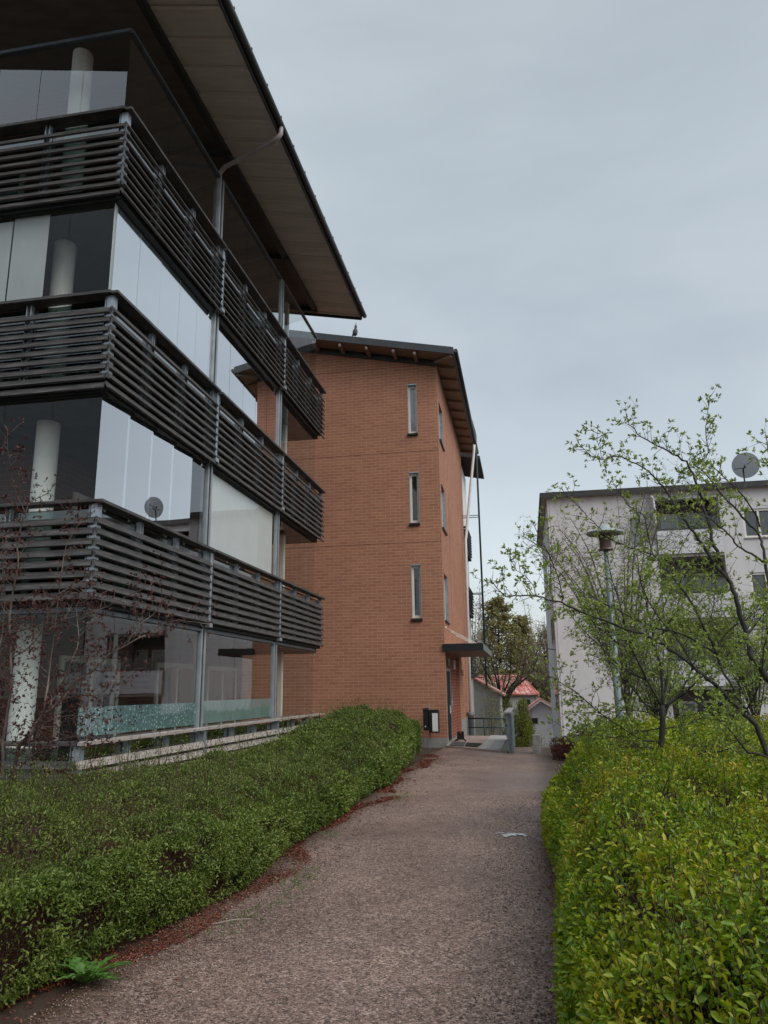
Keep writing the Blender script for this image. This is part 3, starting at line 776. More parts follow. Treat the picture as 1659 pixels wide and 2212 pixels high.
for x in (-6.45, -5.55, -4.65, -3.75, -3.05):
    p = MB(); p.box(x - .05, x + .05, RYA + .1, YB, rzb(x) - .10, rzb(x) + .02); pu = p.build('purlin', M['soffit_wood'], rb)
    c = MB(); c.lathe((x, RYA + .1, rzb(x) - .03), [(.0, .03), (.045, .025), (.05, 0)], 10, (0, -1, 0)); c.build('end_cap', M['white_paint'], pu)
for y in np.arange(YB + .3, 33.3, 1.05):
    p = MB(); p.prism([(XB, y, rzb(XB) - .07), (EXB - .05, y, rzb(EXB) - .03), (EXB - .05, y, rzb(EXB) + .03), (XB, y, rzb(XB) + .04)], (0, .09, 0)); p.build('rafter_end', M['soffit_wood'], rb)
p = MB(); p.bar((XB - .05, YB - .05, rzb(XB) - .03), (EXB - .04, RYA + .05, rzb(EXB) - .0), .08, .08); p.build('rafter_end', M['soffit_wood'], rb)
p = MB(); p.prism([(XB, YB - .06, rzb(XB) - .16), (-14, YB - .06, rzb(-14) - .16), (-14, YB - .06, rzb(-14) + .03), (XB, YB - .06, rzb(XB) + .03)], (0, .058, 0)); p.build('frieze_board', M['fascia'], rb)
# canopy over the entrance, held by rods
cn = MB(); cn.box(XB + .004, -1.275, 23.37, 29.3, 2.80, 2.955); can = cn.build('canopy', M['soffit_wood'], bb)
ed = MB(); ed.box(XB - .06, -1.245, 23.34, 23.37, 2.75, 2.97); ed.build('front_fascia', M['black'], can)
ed = MB(); ed.box(-1.275, -1.245, 23.372, 29.3, 2.77, 2.97); ed.build('side_fascia', M['pipe_grey'], can)
for y in (23.9, 25.9, 27.8):
    r_ = MB(); r_.tube([(XB, y, 3.5), (-1.42, y, 2.96)], .012, 6); r_.lathe((XB, y, 3.5), [(.045, 0), (.045, .02), (0, .02)], 10, (1, 0, 0)); r_.build('tie_rod', M['white_paint'], can)
# door, transom, lamp, letters board
d = MB(); d.box(XB - .10, XB - .085, 24.35, 25.6, .06, 2.2); dr = d.build('door', M['door'], bb)
h_ = MB(); h_.tube([(XB - .03, 25.4, .95), (XB - .03, 25.4, 1.3)], .018, 8); h_.box(XB - .085, XB - .02, 25.38, 25.42, .97, .99); h_.box(XB - .085, XB - .02, 25.38, 25.42, 1.26, 1.28); h_.build('handle', M['steel'], dr)
h_ = MB(); h_.box(XB - .085, XB - .07, 25.3, 25.5, .86, 1.12); h_.build('lock_plate', M['box_white'], dr)
h_ = MB(); h_.box(XB - .10, XB - .07, 24.3, 25.68, 2.2, 2.27); h_.box(XB - .10, XB - .07, 25.6, 25.68, .05, 2.2); h_.build('frame', M['steel'], dr)
l = MB(); l.box(XB - .10, XB - .02, 26.9, 27.02, 2.3, 2.62); l.build('wall_lamp', M['box_white'], bb, .02)
l = MB(); l.box(XB - .10, XB - .08, 24.35, 25.6, 2.36, 2.62); l.build('transom_window', M['pane_dark'], bb)
l = MB(); l.box(XB - .10, XB - .075, 26.2, 26.3, 1.2, 1.75); l.build('notice_board', M['steel'], bb)
for k in range(3):
    l = MB(); l.box(XB, XB + .01, 29.2 + k * .35, 29.42 + k * .35, 2.12, 2.34); l.build('vent_grille', M['brick_red'], bb)
# white downpipe with a fat grey base
dn = MB(); dn.tube([(EXB + .07, 31.8, 12.0), (EXB + .05, 31.8, 11.75), (XB + .22, 31.8, 8.2), (XB + .16, 31.8, 7.8), (XB + .16, 31.0, .72)], .06, 10); dn.build('downpipe', M['box_white'], bb)
dn = MB(); dn.lathe((XB + .17, 30.9, 0), [(.12, -2), (.12, .58), (.155, .60), (.155, .74), (.07, .75)], 14); dn.build('downpipe_base', M['pipe_grey'], bb)
# roof ladder
ld = MB()
for y in (32.5, 32.9):
    ld.tube([(XB + .15, y, 13.2), (XB + .35, y, 13.5), (XB + .6, y, 13.35), (XB + .72, y, 12.8), (XB + .74, y, 1.7)], .036, 6)
for z in np.arange(1.9, 12.6, .3): ld.tube([(XB + .74, 32.5, z), (XB + .74, 32.9, z)], .014, 5)
for z in (2.1, 5.6, 9.0):
    for y in (32.5, 32.9): ld.tube([(XB, y, z), (XB + .74, y, z)], .018, 5)
ld.build('roof_ladder', M['green_steel'], bb)
# rear balconies sticking out past the end of the wall
for k, z in enumerate((2.3, 5.1, 7.9)):
    m = MB()
    for q in range(8): m.obox((XB - .2, 34.6, z + .14 * q + .06), (.2, 0, 0), (0, .045, -.03), (0, .012, .02))
    for q in range(8): m.obox((XB + .02, 35.9, z + .14 * q + .06), (.045, 0, -.03), (0, 1.3, 0), (.012, 0, .02))
    rr = m.build('rear_balcony', M['slat'], bb)
    h_ = MB(); h_.box(XB - .4, XB + .03, 34.5, 37.2, z - .15, z - .02); h_.build('floor', M['slab'], rr)
m = MB(); m.prism([(XB - 2.5, 34.1, 12.75), (XB + .8, 34.1, 12.05), (XB + .8, 34.1, 12.2), (XB - 2.5, 34.1, 12.9)], (0, 3.6, 0)); m.build('rear_roof', M['roofing'], bb)
m = MB(); m.box(XB - .3, XB - .1, 34.6, 37, -3, 11.9); m.build('rear_column', M['white_paint'], bb)
m = MB(); m.box(-14, XB - .9, 33.0, 38, -3, 12.5); m.build('rear_wing', M['brick'], bb)

# bird on the roof edge
b = MB()
bx, by, bz = -5.02, RYA - .0, rzb(-5.02) + .262
b.lathe((bx, by, bz), [(.0, .045), (.055, .06), (.085, .12), (.085, .2), (.06, .27), (.035, .31), (.045, .35), (.042, .39), (.02, .42), (.008, .5), (0, .52)], 12, (0.1, 0, 1))
b.tube([(bx - .02, by, bz), (bx - .02, by, bz + .07)], .008, 5); b.tube([(bx + .02, by, bz), (bx + .02, by, bz + .07)], .008, 5)
b.prism([(bx - .1, by - .02, bz + .03), (bx - .05, by - .02, bz + .15), (bx - .03, by - .02, bz + .06)], (0, .04, 0))
tag(b.build('bird', M['bird']), 'small dark bird perched on the edge of the brick building roof', 'bird')

# ================================================================== ENTRANCE
lp = MB(); lp.prism([(XB + .015, 22.75, -.2), (-.76, 20.75, -.2), (-.76, 27.2, -.2), (XB + .015, 27.6, -.2)], (0, 0, .25))
ld_ = lp.build('landing', M['tile_pink']); tag(ld_, kind='structure')
tl = MB()
for i, x in enumerate((-1.36, -1.06)):
    for k in range(11):
        y0 = 20.9 + k * .56 + (1.0 if i == 0 else .62) * .6; tl.box(x + .006, x + .294, y0 + .006, y0 + .55, .05, .06)
tt = tl.build('pavement_tiles', M['tile']); tag(tt, kind='structure')
m = MB(); m.prism([(-2.30, 22.72, .052), (-1.86, 22.30, .052), (-1.92, 23.85, .052), (-2.34, 24.1, .052)], (0, 0, .018)); tag(m.build('doormat', M['mat_grey']), 'grey ribbed doormat lying nearest the brick building door', 'doormat')
m = MB(); m.prism([(-1.83, 22.35, .052), (-1.46, 22.0, .052), (-1.40, 23.4, .052), (-1.88, 23.8, .052)], (0, 0, .016)); tag(m.build('doormat', M['mat_black']), 'black doormat on the landing, on the outer side of the grey mat', 'doormat')
t = thing('boot_scraper', 'black boot scraper with two upright brushes by the entrance door', 'boot scraper', (-2.1, 24.6, .05))
m = MB()
m.prism([(-2.24, 24.55, .14), (-2.02, 24.55, .14), (-2.03, 24.55, .34), (-2.10, 24.55, .345), (-2.13, 24.55, .27), (-2.16, 24.55, .345), (-2.23, 24.55, .34)], (0, .1, 0)); m.build('brush', M['black'], t)
m = MB()
for sx in (-1, 1):
    m.tube([(-2.13 + sx * .05, 24.6, .15), (-2.13 + sx * .12, 24.5, .11), (-2.13 + sx * .17, 24.45, .06)], .02, 6); m.tube([(-2.13 + sx * .05, 24.6, .15), (-2.13 + sx * .13, 24.7, .06)], .02, 6)
m.box(-2.2, -2.06, 24.5, 24.7, .1, .15)
m.build('leg', M['black'], t)
# letter boxes on a post
t = thing('mailbox', 'black and white letterboxes on a thin post against the brick wall', 'mailbox', (-2.88, 22.9, 0))
m = MB(); m.box(-2.905, -2.865, 22.95, 22.99, -.1, 1.18); m.build('post', M['pipe'], t)
m = MB(); m.box(-3.05, -2.90, 22.78, 22.95, .47, 1.04); m.prism([(-3.06, 22.77, 1.04), (-2.89, 22.77, 1.04), (-2.89, 22.97, 1.08), (-3.06, 22.97, 1.08)], (0, 0, .02)); o = m.build('black_box', M['black'], t, .01)
m = MB(); m.box(-3.0, -2.97, 22.774, 22.78, .56, .6); m.build('lock', M['box_white'], o)
m = MB(); m.box(-2.89, -2.585, 22.76, 22.95, .40, 1.05); o = m.build('white_box', M['black'], t, .015)
m = MB(); m.box(-2.78, -2.615, 22.742, 22.76, .44, .95); m.build('front_panel', M['box_white'], o, .006)
m = MB(); m.box(-2.78, -2.63, 22.748, 22.76, .955, 1.02); m.build('slot', M['black'], o)
# green rail behind the landing
t = thing('handrail', 'dark green metal railing across the back of the entrance landing', 'railing', (-1.4, 28.0, 0))
for z, q in ((.62, .025), (.32, .02)):
    m = MB(); m.tube([(XB + .3, 27.7, z), (-.6, 27.3, z)], q, 8); m.build('rail', M['green_steel'], t)
for x in (-1.55, -.72):
    m = MB(); m.tube([(x, 27.3 + (-.6 - x) * .26, -.3), (x, 27.3 + (-.6 - x) * .26, .62)], .025, 8); m.build('post', M['green_steel'], t)
# plank fence at the edge of the landing
t = thing('plank_fence', 'short grey painted plank fence at the outer edge of the landing', 'fence', (-.55, 21.5, 0))
for y in (20.45, 22.6, 24.9):
    m = MB(); m.box(-.56, -.47, y, y + .1, -.25, 1.0); m.build('post', M['grey_plank'], t)
for z in (.2, .52, .84):
    m = MB(); m.box(-.60, -.562, 20.4, 25.1, z - .12, z + .13); m.build('plank', M['grey_plank'], t, .005)
m = MB(); m.box(-.64, -.46, 20.38, 25.15, 1.0, 1.035); m.build('cap', M['pipe'], t)
m = MB(); m.box(-.47, -.435, 20.42, 22.9, .05, .98); m.build('side_board', M['grey_plank'], t)
m = MB(); m.prism([(-.74, 20.62, .0), (-.60, 20.45, .0), (-.60, 25.0, .0), (-.74, 25.0, .0)], (0, 0, .075)); m.build('base_board', M['slat_pale'], t)
# stacked pale blocks at the path end
t = thing('block_pier', 'low stack of pale concrete blocks at the far end of the path', 'blocks', (.14, 20.6, 0))
for k in range(4):
    m = MB(); j = random.uniform(-.02, .02); m.box(.05 + j, .24 + j, 20.4 + j, 20.75, -.05 + k * .13, .075 + k * .13); m.build('block', M['concrete'], t, .01)

# ================================================================== WHITE BUILDING
wb = thing('white_building', 'pale four storey apartment block with recessed balconies behind the trees', 'building', (12, 38, 0))
X0, YW, ZT = 1.3, 34.0, 9.95
m = MB()
OP = [(5.85, 8.55), (14.2, 16.9), (22.0, 24.7)]
WN = [(9.45, 11.4), (12.2, 13.6), (17.6, 19.5), (20.2, 21.6)]
LV = [(7.75, 9.0), (4.95, 6.25), (2.15, 3.45)]
hs = [(a, b, z0, z1) for a, b in WN for z0, z1 in LV] + [(a, b, -.6, 9.6) for a, b in OP] + [(4.8, 5.25, 7.55, 8.85)]
holes(m, 'y', YW, YW + .3, X0, 27.0, -3.0, ZT, hs)
m.box(X0, X0 + .3, YW + .3, 46, -3, ZT)
m.box(26.7, 27, YW + .3, 46, -3, ZT); m.box(X0, 27, 46, 46.3, -3, ZT)
m.build('wall', M['white_wall'], wb)
m = MB(); m.box(X0 - .28, 27.3, YW - .28, 46.5, ZT, ZT + .16); rf = m.build('roof', M['roofing'], wb)
m = MB(); m.box(X0 - .3, 27.3, YW - .31, YW - .28, ZT - .03, ZT + .2); m.box(X0 - .31, X0 - .28, YW - .28, 46.5, ZT - .03, ZT + .2); m.build('fascia', M['slab'], rf)
m = MB(); m.box(X0 - .26, 27.3, YW - .26, YW, ZT - .03, ZT - .004); m.box(X0 - .26, X0, YW, 46, ZT - .03, ZT - .004); m.build('soffit', M['pipe'], rf)
m = MB(); m.box(X0 + .1, X0 + .14, YW - .02, YW, -1, ZT - .04); m.box(4.38, 4.42, YW - .03, YW, 7, ZT - .04); m.build('trim_board', M['white_panel'], wb)
for a, b in WN:
    for z0, z1 in LV:
        f = MB(); f.box(a, a + .09, YW + .05, YW + .15, z0, z1); f.box(b - .09, b, YW + .05, YW + .15, z0, z1); f.box(a + .6, a + .68, YW + .05, YW + .15, z0, z1)
        for p, q in ((a + .09, a + .6), (a + .68, b - .09)): f.box(p, q, YW + .05, YW + .15, z0, z0 + .09); f.box(p, q, YW + .05, YW + .15, z1 - .09, z1)
        w = f.build('window', M['white_paint'], wb)
        p = MB(); p.box(a + .09, b - .09, YW + .16, YW + .17, z0, z1); p.build('pane', M['pane_dark'], w)
        s = MB(); s.box(a - .03, b + .03, YW - .06, YW + .05, z0 - .05, z0 - .005); s.build('sill', M['pipe'], w)
f = MB(); f.box(4.8, 5.25, YW + .12, YW + .15, 7.55, 8.85); w = f.build('window', M['pipe'], wb)
p = MB(); p.box(4.85, 5.2, YW + .11, YW + .12, 7.6, 8.8); p.build('pane', M['pane_sky'], w)
s = MB(); s.box(4.76, 5.29, YW - .05, YW + .1, 7.48, 7.545); s.build('sill', M['white_paint'], w)
for (a, b) in OP:
    m = MB(); m.box(a - .1, b + .1, YW + 1.5, YW + 1.7, -1, 9.7); m.build('recess_wall', M['brown_panel'], wb)
    m = MB(); m.box(a - .25, a - .002, YW + .3, YW + 1.5, -1, 9.7); m.box(b + .002, b + .25, YW + .3, YW + 1.5, -1, 9.7); m.build('recess_cheek', M['white_wall'], wb)
    for z in (7.15, 4.4, 1.6, -1.1):
        m = MB()
        for q in range(4): m.box(a + .02, b - .02, YW - .12, YW - .07, z + .02 + q * .26, z + .27 + q * .26)
        pr = m.build('balcony_parapet', M['white_panel'], wb)
        h_ = MB(); h_.box(a + .02, b - .02, YW - .15, YW - .05, z + 1.075, z + 1.12); h_.build('handrail', M['fascia'], pr)
        h_ = MB(); h_.box(a + .01, b - .01, YW - .06, YW + 1.5, z - .12, z + .0); h_.build('floor', M['concrete'], pr)
        gl = MB()
        for q in range(3): gl.face([(a + .05 + q * .9, YW + .02, z + 1.13), (a + .92 + q * .9, YW + .02, z + 1.13), (a + .92 + q * .9, YW + .02, z + 1.13 + (.5 if q != 1 else .62)), (a + .05 + q * .9, YW + .02, z + 1.13 + (.5 if q != 1 else .62))])
        gl.build('glass_screen', M['glass_green'], pr)
        dd = MB(); dd.box(a + .5, a + 1.25, YW + 1.44, YW + 1.5, z, z + 2.1); w = dd.build('balcony_door', M['white_paint'], wb)
        p = MB(); p.box(a + .6, a + 1.15, YW + 1.43, YW + 1.44, z + .6, z + 2.0); p.build('pane', M['pane_sky'], w)
        dd = MB(); dd.box(a + 1.5, a + 2.5, YW + 1.44, YW + 1.5, z + .8, z + 2.1); w = dd.build('window', M['white_paint'], wb)
        p = MB(); p.box(a + 1.58, a + 2.42, YW + 1.43, YW + 1.44, z + .88, z + 2.02); p.build('pane', M['pane_dark'], w)
# curved white side screen of the top balcony
m = MB()
pts = [(5.80, YW - .02, 9.85), (5.80, YW - .6, 9.6), (5.80, YW - .85, 9.0), (5.80, YW - .75, 8.4), (5.80, YW - .3, 7.9), (5.80, YW - .02, 7.8)]
m.prism(pts, (-.07, 0, 0)); m.build('side_screen', M['white_panel'], wb)
# windows and lamp of the narrow side facing the path
for y in (34.9, 37.0):
    for z0, z1 in ((.6, 2.1), (3.6, 4.9), (6.4, 7.7)):
        f = MB(); f.box(X0 - .02, X0, y, y + 1.2, z0, z1); w = f.build('side_window', M['pipe'], wb)
        p = MB(); p.box(X0 - .03, X0 - .02, y + .1, y + 1.1, z0 + .1, z1 - .1); p.build('pane', M['pane_dark'], w)
m = MB(); m.tube([(X0, 35.6, 3.3), (X0 - .3, 35.5, 3.35), (X0 - .5, 35.5, 3.1)], .02, 6); m.lathe((X0 - .5, 35.5, 3.0), [(.2, 0), (.1, .08), (.0, .12)], 12); m.build('wall_lamp', M['fascia'], wb)
# satellite dish
t = thing('satellite_dish', 'round grey mesh satellite dish on the roof of the white building', 'satellite dish', (9.85, 34.4, 10.1))
m = MB(); ax = np.array((.2, .93, .22)); ax /= np.linalg.norm(ax)
m.lathe((9.93, 34.3, 11.03), [(0, 0), (.15, .012), (.3, .05), (.42, .1), (.55, .17), (.565, .17), (.56, .185)], 32, ax); m.build('reflector', M['dish'], t)
c0 = np.array((9.93, 34.3, 11.03))
m = MB(); m.tube([c0 + ax * .02 + (-.5, 0, -.15), c0 + ax * .55 + (0.02, 0, -.1)], .018, 6); m.tube([c0 + ax * .55, c0 + ax * .68], .05, 8); m.tube([c0 + ax * .05 + (.3, 0, .2), c0 + ax * .55], .015, 6); m.build('feed_arm', M['fascia'], t)
m = MB(); m.tube([(9.85, 34.5, 10.1), (9.85, 34.5, 10.9), c0 - ax * .02], .035, 8); m.build('mast', M['pipe_grey'], t)
m = MB(); m.tube([(7.2, 34.2, 10.11), (7.2, 34.2, 10.22), (9.5, 34.2, 10.24), (9.5, 34.2, 10.11)], .015, 6); m.tube([(11.2, 34.2, 10.11), (11.2, 34.2, 10.25), (13.5, 34.2, 10.26)], .02, 6); m.build('snow_guard', M['green_steel'], rf)

# ================================================================== FAR HOUSES
t = thing('red_roof_house', 'cream house with a red sheet metal roof behind the bare tree', 'house', (-1, 70, -2.3))
m = MB(); m.box(-5.6, .72, 66.3, 72, -3, 1.25); m.build('wall', M['grey_render'], t)
m = MB()
m.face([(-6.0, 66, 1.18), (.95, 66, 1.18), (-.47, 69, 2.78), (-4.6, 69, 2.78)])
m.face([(.95, 66, 1.18), (.95, 72.4, 1.18), (-.47, 69.4, 2.78), (-.47, 69, 2.78)]); m.face([(.95, 72.4, 1.18), (-6, 72.4, 1.18), (-4.6, 69.4, 2.78), (-.47, 69.4, 2.78)])
r_ = m.build('roof', M['red_roof'], t)
sm = MB()
for k in range(16):
    a = k / 15; x0 = -5.9 + a * 6.7; x1 = -4.6 + a * 4.13
    sm.bar((x0, 66.02, 1.22), (x1, 69, 2.82), .05, .05)
sm.bar((-6, 66, 1.15), (.95, 66, 1.15), .08, .12)
sm.build('standing_seam', M['red_roof'], r_)
m = MB(); m.bar((-4.3, 68.2, 2.62), (-.6, 68.2, 2.62), .06, .06)
for x in np.arange(-4.2, -.5, .45): m.bar((x, 68.2, 2.35), (x, 68.2, 2.62), .04, .04)
m.build('snow_guard', M['brick_dark'], r_)
f = MB(); f.box(-.2, .22, 66.2, 66.3, .0, .8); w = f.build('window', M['pipe'], t); p = MB(); p.box(-.13, .15, 66.19, 66.2, .07, .73); p.build('pane', M['pane_dark'], w)
m = MB(); m.tube([(.7, 66.2, 1.1), (.7, 66.2, -2.3)], .05, 6); m.build('downpipe', M['pipe'], t)
t = thing('grey_house', 'pale grey rendered gable end with a red roof edge right behind the landing', 'house', (-4, 51, -2.3))
m = MB(); m.prism([(-9, 50, -3), (-1.78, 50, -3), (-1.78, 50, 1.30), (-4.5, 50, 2.86), (-9, 50, .5)], (0, 5, 0)); m.build('wall', M['grey_render'], t)
m = MB(); m.prism([(-1.5, 49.75, 1.16), (-4.5, 49.75, 2.90), (-4.5, 49.75, 3.02), (-1.5, 49.75, 1.28)], (0, 5.5, 0)); m.prism([(-9.2, 49.75, .42), (-4.5, 49.75, 2.90), (-4.5, 49.75, 3.02), (-9.2, 49.75, .54)], (0, 5.5, 0)); m.build('roof', M['red_roof'], t)
m = MB(); m.tube([(-1.72, 49.93, 1.15), (-1.72, 49.93, -2.3)], .05, 6); m.build('downpipe', M['white_paint'], t)
t = thing('white_shed', 'small white gabled shed with two tiny windows below the red roof', 'shed', (.8, 53, -2.3))
m = MB(); m.prism([(-.35, 52, -3), (2.9, 52, -3), (2.9, 52, -.35), (.78, 52, .84), (-.35, 52, .06)], (0, 5, 0)); m.build('wall', M['shed'], t)
m = MB(); m.prism([(-.55, 51.7, -.06), (.78, 51.7, .86), (.78, 51.7, .98), (-.55, 51.7, .06)], (0, 5.6, 0)); m.prism([(.78, 51.7, .86), (3.1, 51.7, -.5), (3.1, 51.7, -.38), (.78, 51.7, .98)], (0, 5.6, 0)); r_ = m.build('roof', M['red_roof'], t)
m = MB(); m.prism([(-.57, 51.66, -.14), (.78, 51.66, .78), (.78, 51.66, .9), (-.57, 51.66, -.02)], (0, .04, 0)); m.prism([(.78, 51.66, .78), (3.12, 51.66, -.58), (3.12, 51.66, -.46), (.78, 51.66, .9)], (0, .04, 0)); m.build('barge_board', M['white_paint'], r_)
for x in (.13, 1.42):
    f = MB(); f.box(x, x + .42, 51.97, 52, -.62, -.24); w = f.build('window', M['pipe'], t); p = MB(); p.box(x + .04, x + .38, 51.96, 51.97, -.58, -.28); p.build('pane', M['pane_dark'], w)

# ================================================================== LAMP POST
t = thing('lamp_post', 'slender garden lamp post with a shallow hood standing in the green hedge bed', 'lamp post', (1.62, 14.9, 0))
m = MB(); m.tube([(1.62, 14.9, -.1), (1.62, 14.9, 2.55)], .065, 14); m.tube([(1.62, 14.9, 2.55), (1.62, 14.9, 2.6), (1.62, 14.9, 4.2)], [.065, .05, .045], 14); m.build('pole', M['lamp_pole'], t)
m = MB(); m.lathe((1.62, 14.9, 0), [(.0, 4.18), (.14, 4.18), (.14, 4.21), (.115, 4.22), (.115, 4.48), (.10, 4.50)], 20); m.build('lamp_body', M['lamp_body'], t)
m = MB(); m.lathe((1.62, 14.9, 0), [(.34, 4.50), (.355, 4.515), (.30, 4.545), (.16, 4.585), (.135, 4.60), (.11, 4.65), (.05, 4.685), (0, 4.69)], 32); m.lathe((1.62, 14.9, 0), [(.34, 4.50), (.12, 4.55), (0, 4.55)], 32); m.build('hood', M['lamp_hood'], t)
# ================================================================== HEDGES
def interp(x, xs, ys): return np.interp(x, xs, ys)

def stems_mesh(name, B, T, r, mat, parent, n=3):
    """straight thin stems from B to T as 3-sided tubes"""
    d = unit(T - B); a = np.where(np.abs(d[:, 2:3]) < .9, np.array([[0, 0, 1.0]]), np.array([[1.0, 0, 0]]))
    u = unit(np.cross(d, a)); w = np.cross(d, u)
    V = []
    for (P, rr) in ((B, r), (T, r * .5)):
        for j in range(n):
            an = 2 * math.pi * j / n
            V.append(P + rr[:, None] * (u * math.cos(an) + w * math.sin(an)))
    V = np.stack(V, 1).reshape(-1, 3)
    i = np.arange(len(B))[:, None] * 2 * n
    Fc = np.concatenate([i + np.array([[j, (j + 1) % n, n + (j + 1) % n, n + j]]) for j in range(n)], 0)
    o = raw_mesh(name, V, Fc, mat, parent, smooth=True)
    if len(B) > 60: o['kind'] = 'stuff'
    return o

# ---- left hedge: dense, dark, trimmed, with brown wood showing on its side
def lh_front(y): return -2.50 - .05 * np.sin(y * 1.7) - .05 * np.sin(y * .63 + 1) - .32 * np.clip((y - 13) / 6, 0, 1) ** 1.3 - .24 * np.clip((6.6 - y) / 2.4, 0, 1.2)
def lh_top(y):
    return interp(y, [2, 5, 7, 9, 12, 14, 16, 18, 20, 21], [.84, .84, .76, .63, .58, .68, .90, 1.12, 1.2, 1.15])
def lh_h(x, y):
    """top surface of the left hedge"""
    top = lh_top(y)
    xf = lh_front(y)
    d = xf - x                                            # distance in from the front face
    front = np.clip(d / .95, 0, 1)
    prof = .62 + .38 * np.sin(front * math.pi / 2)
    back = np.clip((x + 4.95) / .5, 0, 1); prof = prof * (.75 + .25 * back)
    endc = np.clip((20.6 - y) / .7, 0, 1) ** .5
    P = np.stack([x, y, 0 * x], -1).reshape(-1, 3)
    bump = .30 * (vnoise(P, 1.3, 3) - .5) + .24 * (vnoise(P, 3.6, 5) - .5) + .12 * (vnoise(P, 8.5, 6) - .5)
    return (top * prof + bump.reshape(np.shape(x)) * .8) * endc, d
def scatter_lh(n):
    x = rng.uniform(-4.95, -2.4, n); u = rng.uniform(0, 1, n); y = 2.2 * (20.6 / 2.2) ** u
    H, d = lh_h(x, y)
    return x, y, H, d
hedge = thing('hedge', 'dark green trimmed hedge with brown wood showing, along the left edge of the path', 'hedge', (-3.6, 8, 0))
def core(name, xs, ys, hf, inset, mat, parent):
    X, Y = np.meshgrid(xs, ys)
    Z = hf(X, Y) - inset
    P = np.stack([X, Y, Z], -1).reshape(-1, 3)
    P[:, 2] += .07 * (vnoise(P, 7, 9) - .5)
    P[:, 2] = np.maximum(P[:, 2], -.05)
    nx, ny = len(xs), len(ys)
    a = (np.arange(ny - 1)[:, None] * nx + np.arange(nx - 1)[None, :]).ravel()
    return raw_mesh(name, P, np.stack([a, a + 1, a + nx + 1, a + nx], 1), mat, parent)
def lh_core(X, Y):
    H, d = lh_h(X, Y)
    return np.where(d > .13, H, 0)
core('shaded_core', np.concatenate([np.linspace(-4.9, -3, 26), np.linspace(-2.95, -2.45, 14)]), np.arange(2.0, 20.6, .09), lh_core, .10, M['shaded_core'], hedge)  # inner sheet coloured dark to stand for the shade inside the hedge
parts = []
# leaves of the top
n = 300000
x, y, H, d = scatter_lh(n)
depth = rng.exponential(.055, n)
keep = (d > -.02) & (H > .1)
Pn = np.stack([x, y, H - depth + .02], -1)
clump = vnoise(Pn, 3.2, 21) * .6 + vnoise(Pn, 9, 22) * .4
keep &= rng.uniform(0, 1, n) < np.clip((clump - .34) * 4.2, .05, 1)
Pt = Pn[keep]
# leaves of the face
n = 200000
u = rng.uniform(0, 1, n); y = 2.2 * (20.6 / 2.2) ** u
top = lh_top(y)
z = rng.uniform(.03, 1, n) ** .8 * (top * .72)
xf = lh_front(y)
bulge = .10 * np.sin(np.clip(z / (top * .7), 0, 1) * math.pi)
x = xf + bulge - .02 - rng.exponential(.07, n)
Pf = np.stack([x, y, z], -1)
clump = vnoise(Pf, 2.6, 31) * .5 + vnoise(Pf, 7, 32) * .5
rel = z / (top * .72)
near = np.clip((9.5 - y) / 5, 0, 1)
thr = .37 + .24 * near * np.sin(np.clip((rel - .22) / .74, 0, 1) * math.pi) ** .8
keep = rng.uniform(0, 1, n) < np.clip((clump - thr) * 5, .03, 1)
Pf = Pf[keep]
P = np.concatenate([Pt, Pf])
upb = np.concatenate([np.full(len(Pt), .75), np.full(len(Pf), .35)])
dist = np.hypot(P[:, 0], P[:, 1])
D = rdir(len(P)); D[:, 2] += upb; D[len(Pt):, 0] += .5; D = unit(D)
Nn = rdir(len(P), 1.1)
L = rng.uniform(.016, .036, len(P)) * np.clip(dist / 7, .95, 2.0)
leaves('foliage', P, D, Nn, L, .46, M['leaf_hedge'], hedge)
# upright shoots along the top
n = 15000
x, y, H, d = scatter_lh(n)
k = (d > .15) & (H > .3); x, y, H = x[k], y[k], H[k]
B = np.stack([x, y, H - .12], -1)
ln = rng.uniform(.12, .30, len(B)) * np.where((y > 7.5) & (x < -3.3), np.where(rng.uniform(0, 1, len(B)) < .10, 2.2, .6), rng.choice([.8, 1.0, 1.7], len(B)))
T = B + unit(rng.normal(size=B.shape) * [.34, .34, 0] + [0, 0, 1]) * ln[:, None]
stems_mesh('stem', B, T, np.full(len(B), .0024), M['twig'], hedge)
Q, DD = [], []
for f_ in np.linspace(.35, 1.0, 8):
    Q.append(B + (T - B) * f_ + rng.normal(size=B.shape) * .006); DD.append(rdir(len(B), .8))
Q = np.concatenate(Q); DD = np.concatenate(DD)
leaves('shoot_leaf', Q, DD, rdir(len(Q), .6), rng.uniform(.013, .026, len(Q)) * np.clip(np.hypot(Q[:, 0], Q[:, 1]) / 7.5, .9, 1.9), .42, M['leaf_hedge'], hedge)
# bare brown stems in the lower face
n = 9000
u = rng.uniform(0, 1, n); y = 2.2 * (19 / 2.2) ** u
xf = lh_front(y) - .04
B = np.stack([xf - rng.uniform(0.0, .3, n), y, rng.uniform(-.02, .3, n)], -1)
T = B + unit(rng.normal(size=B.shape) * [.4, .5, .25] + [.15, 0, .9]) * rng.uniform(.12, .42, n)[:, None]
stems_mesh('stem', B, T, rng.uniform(.0012, .003, n), M['twig_red'], hedge)

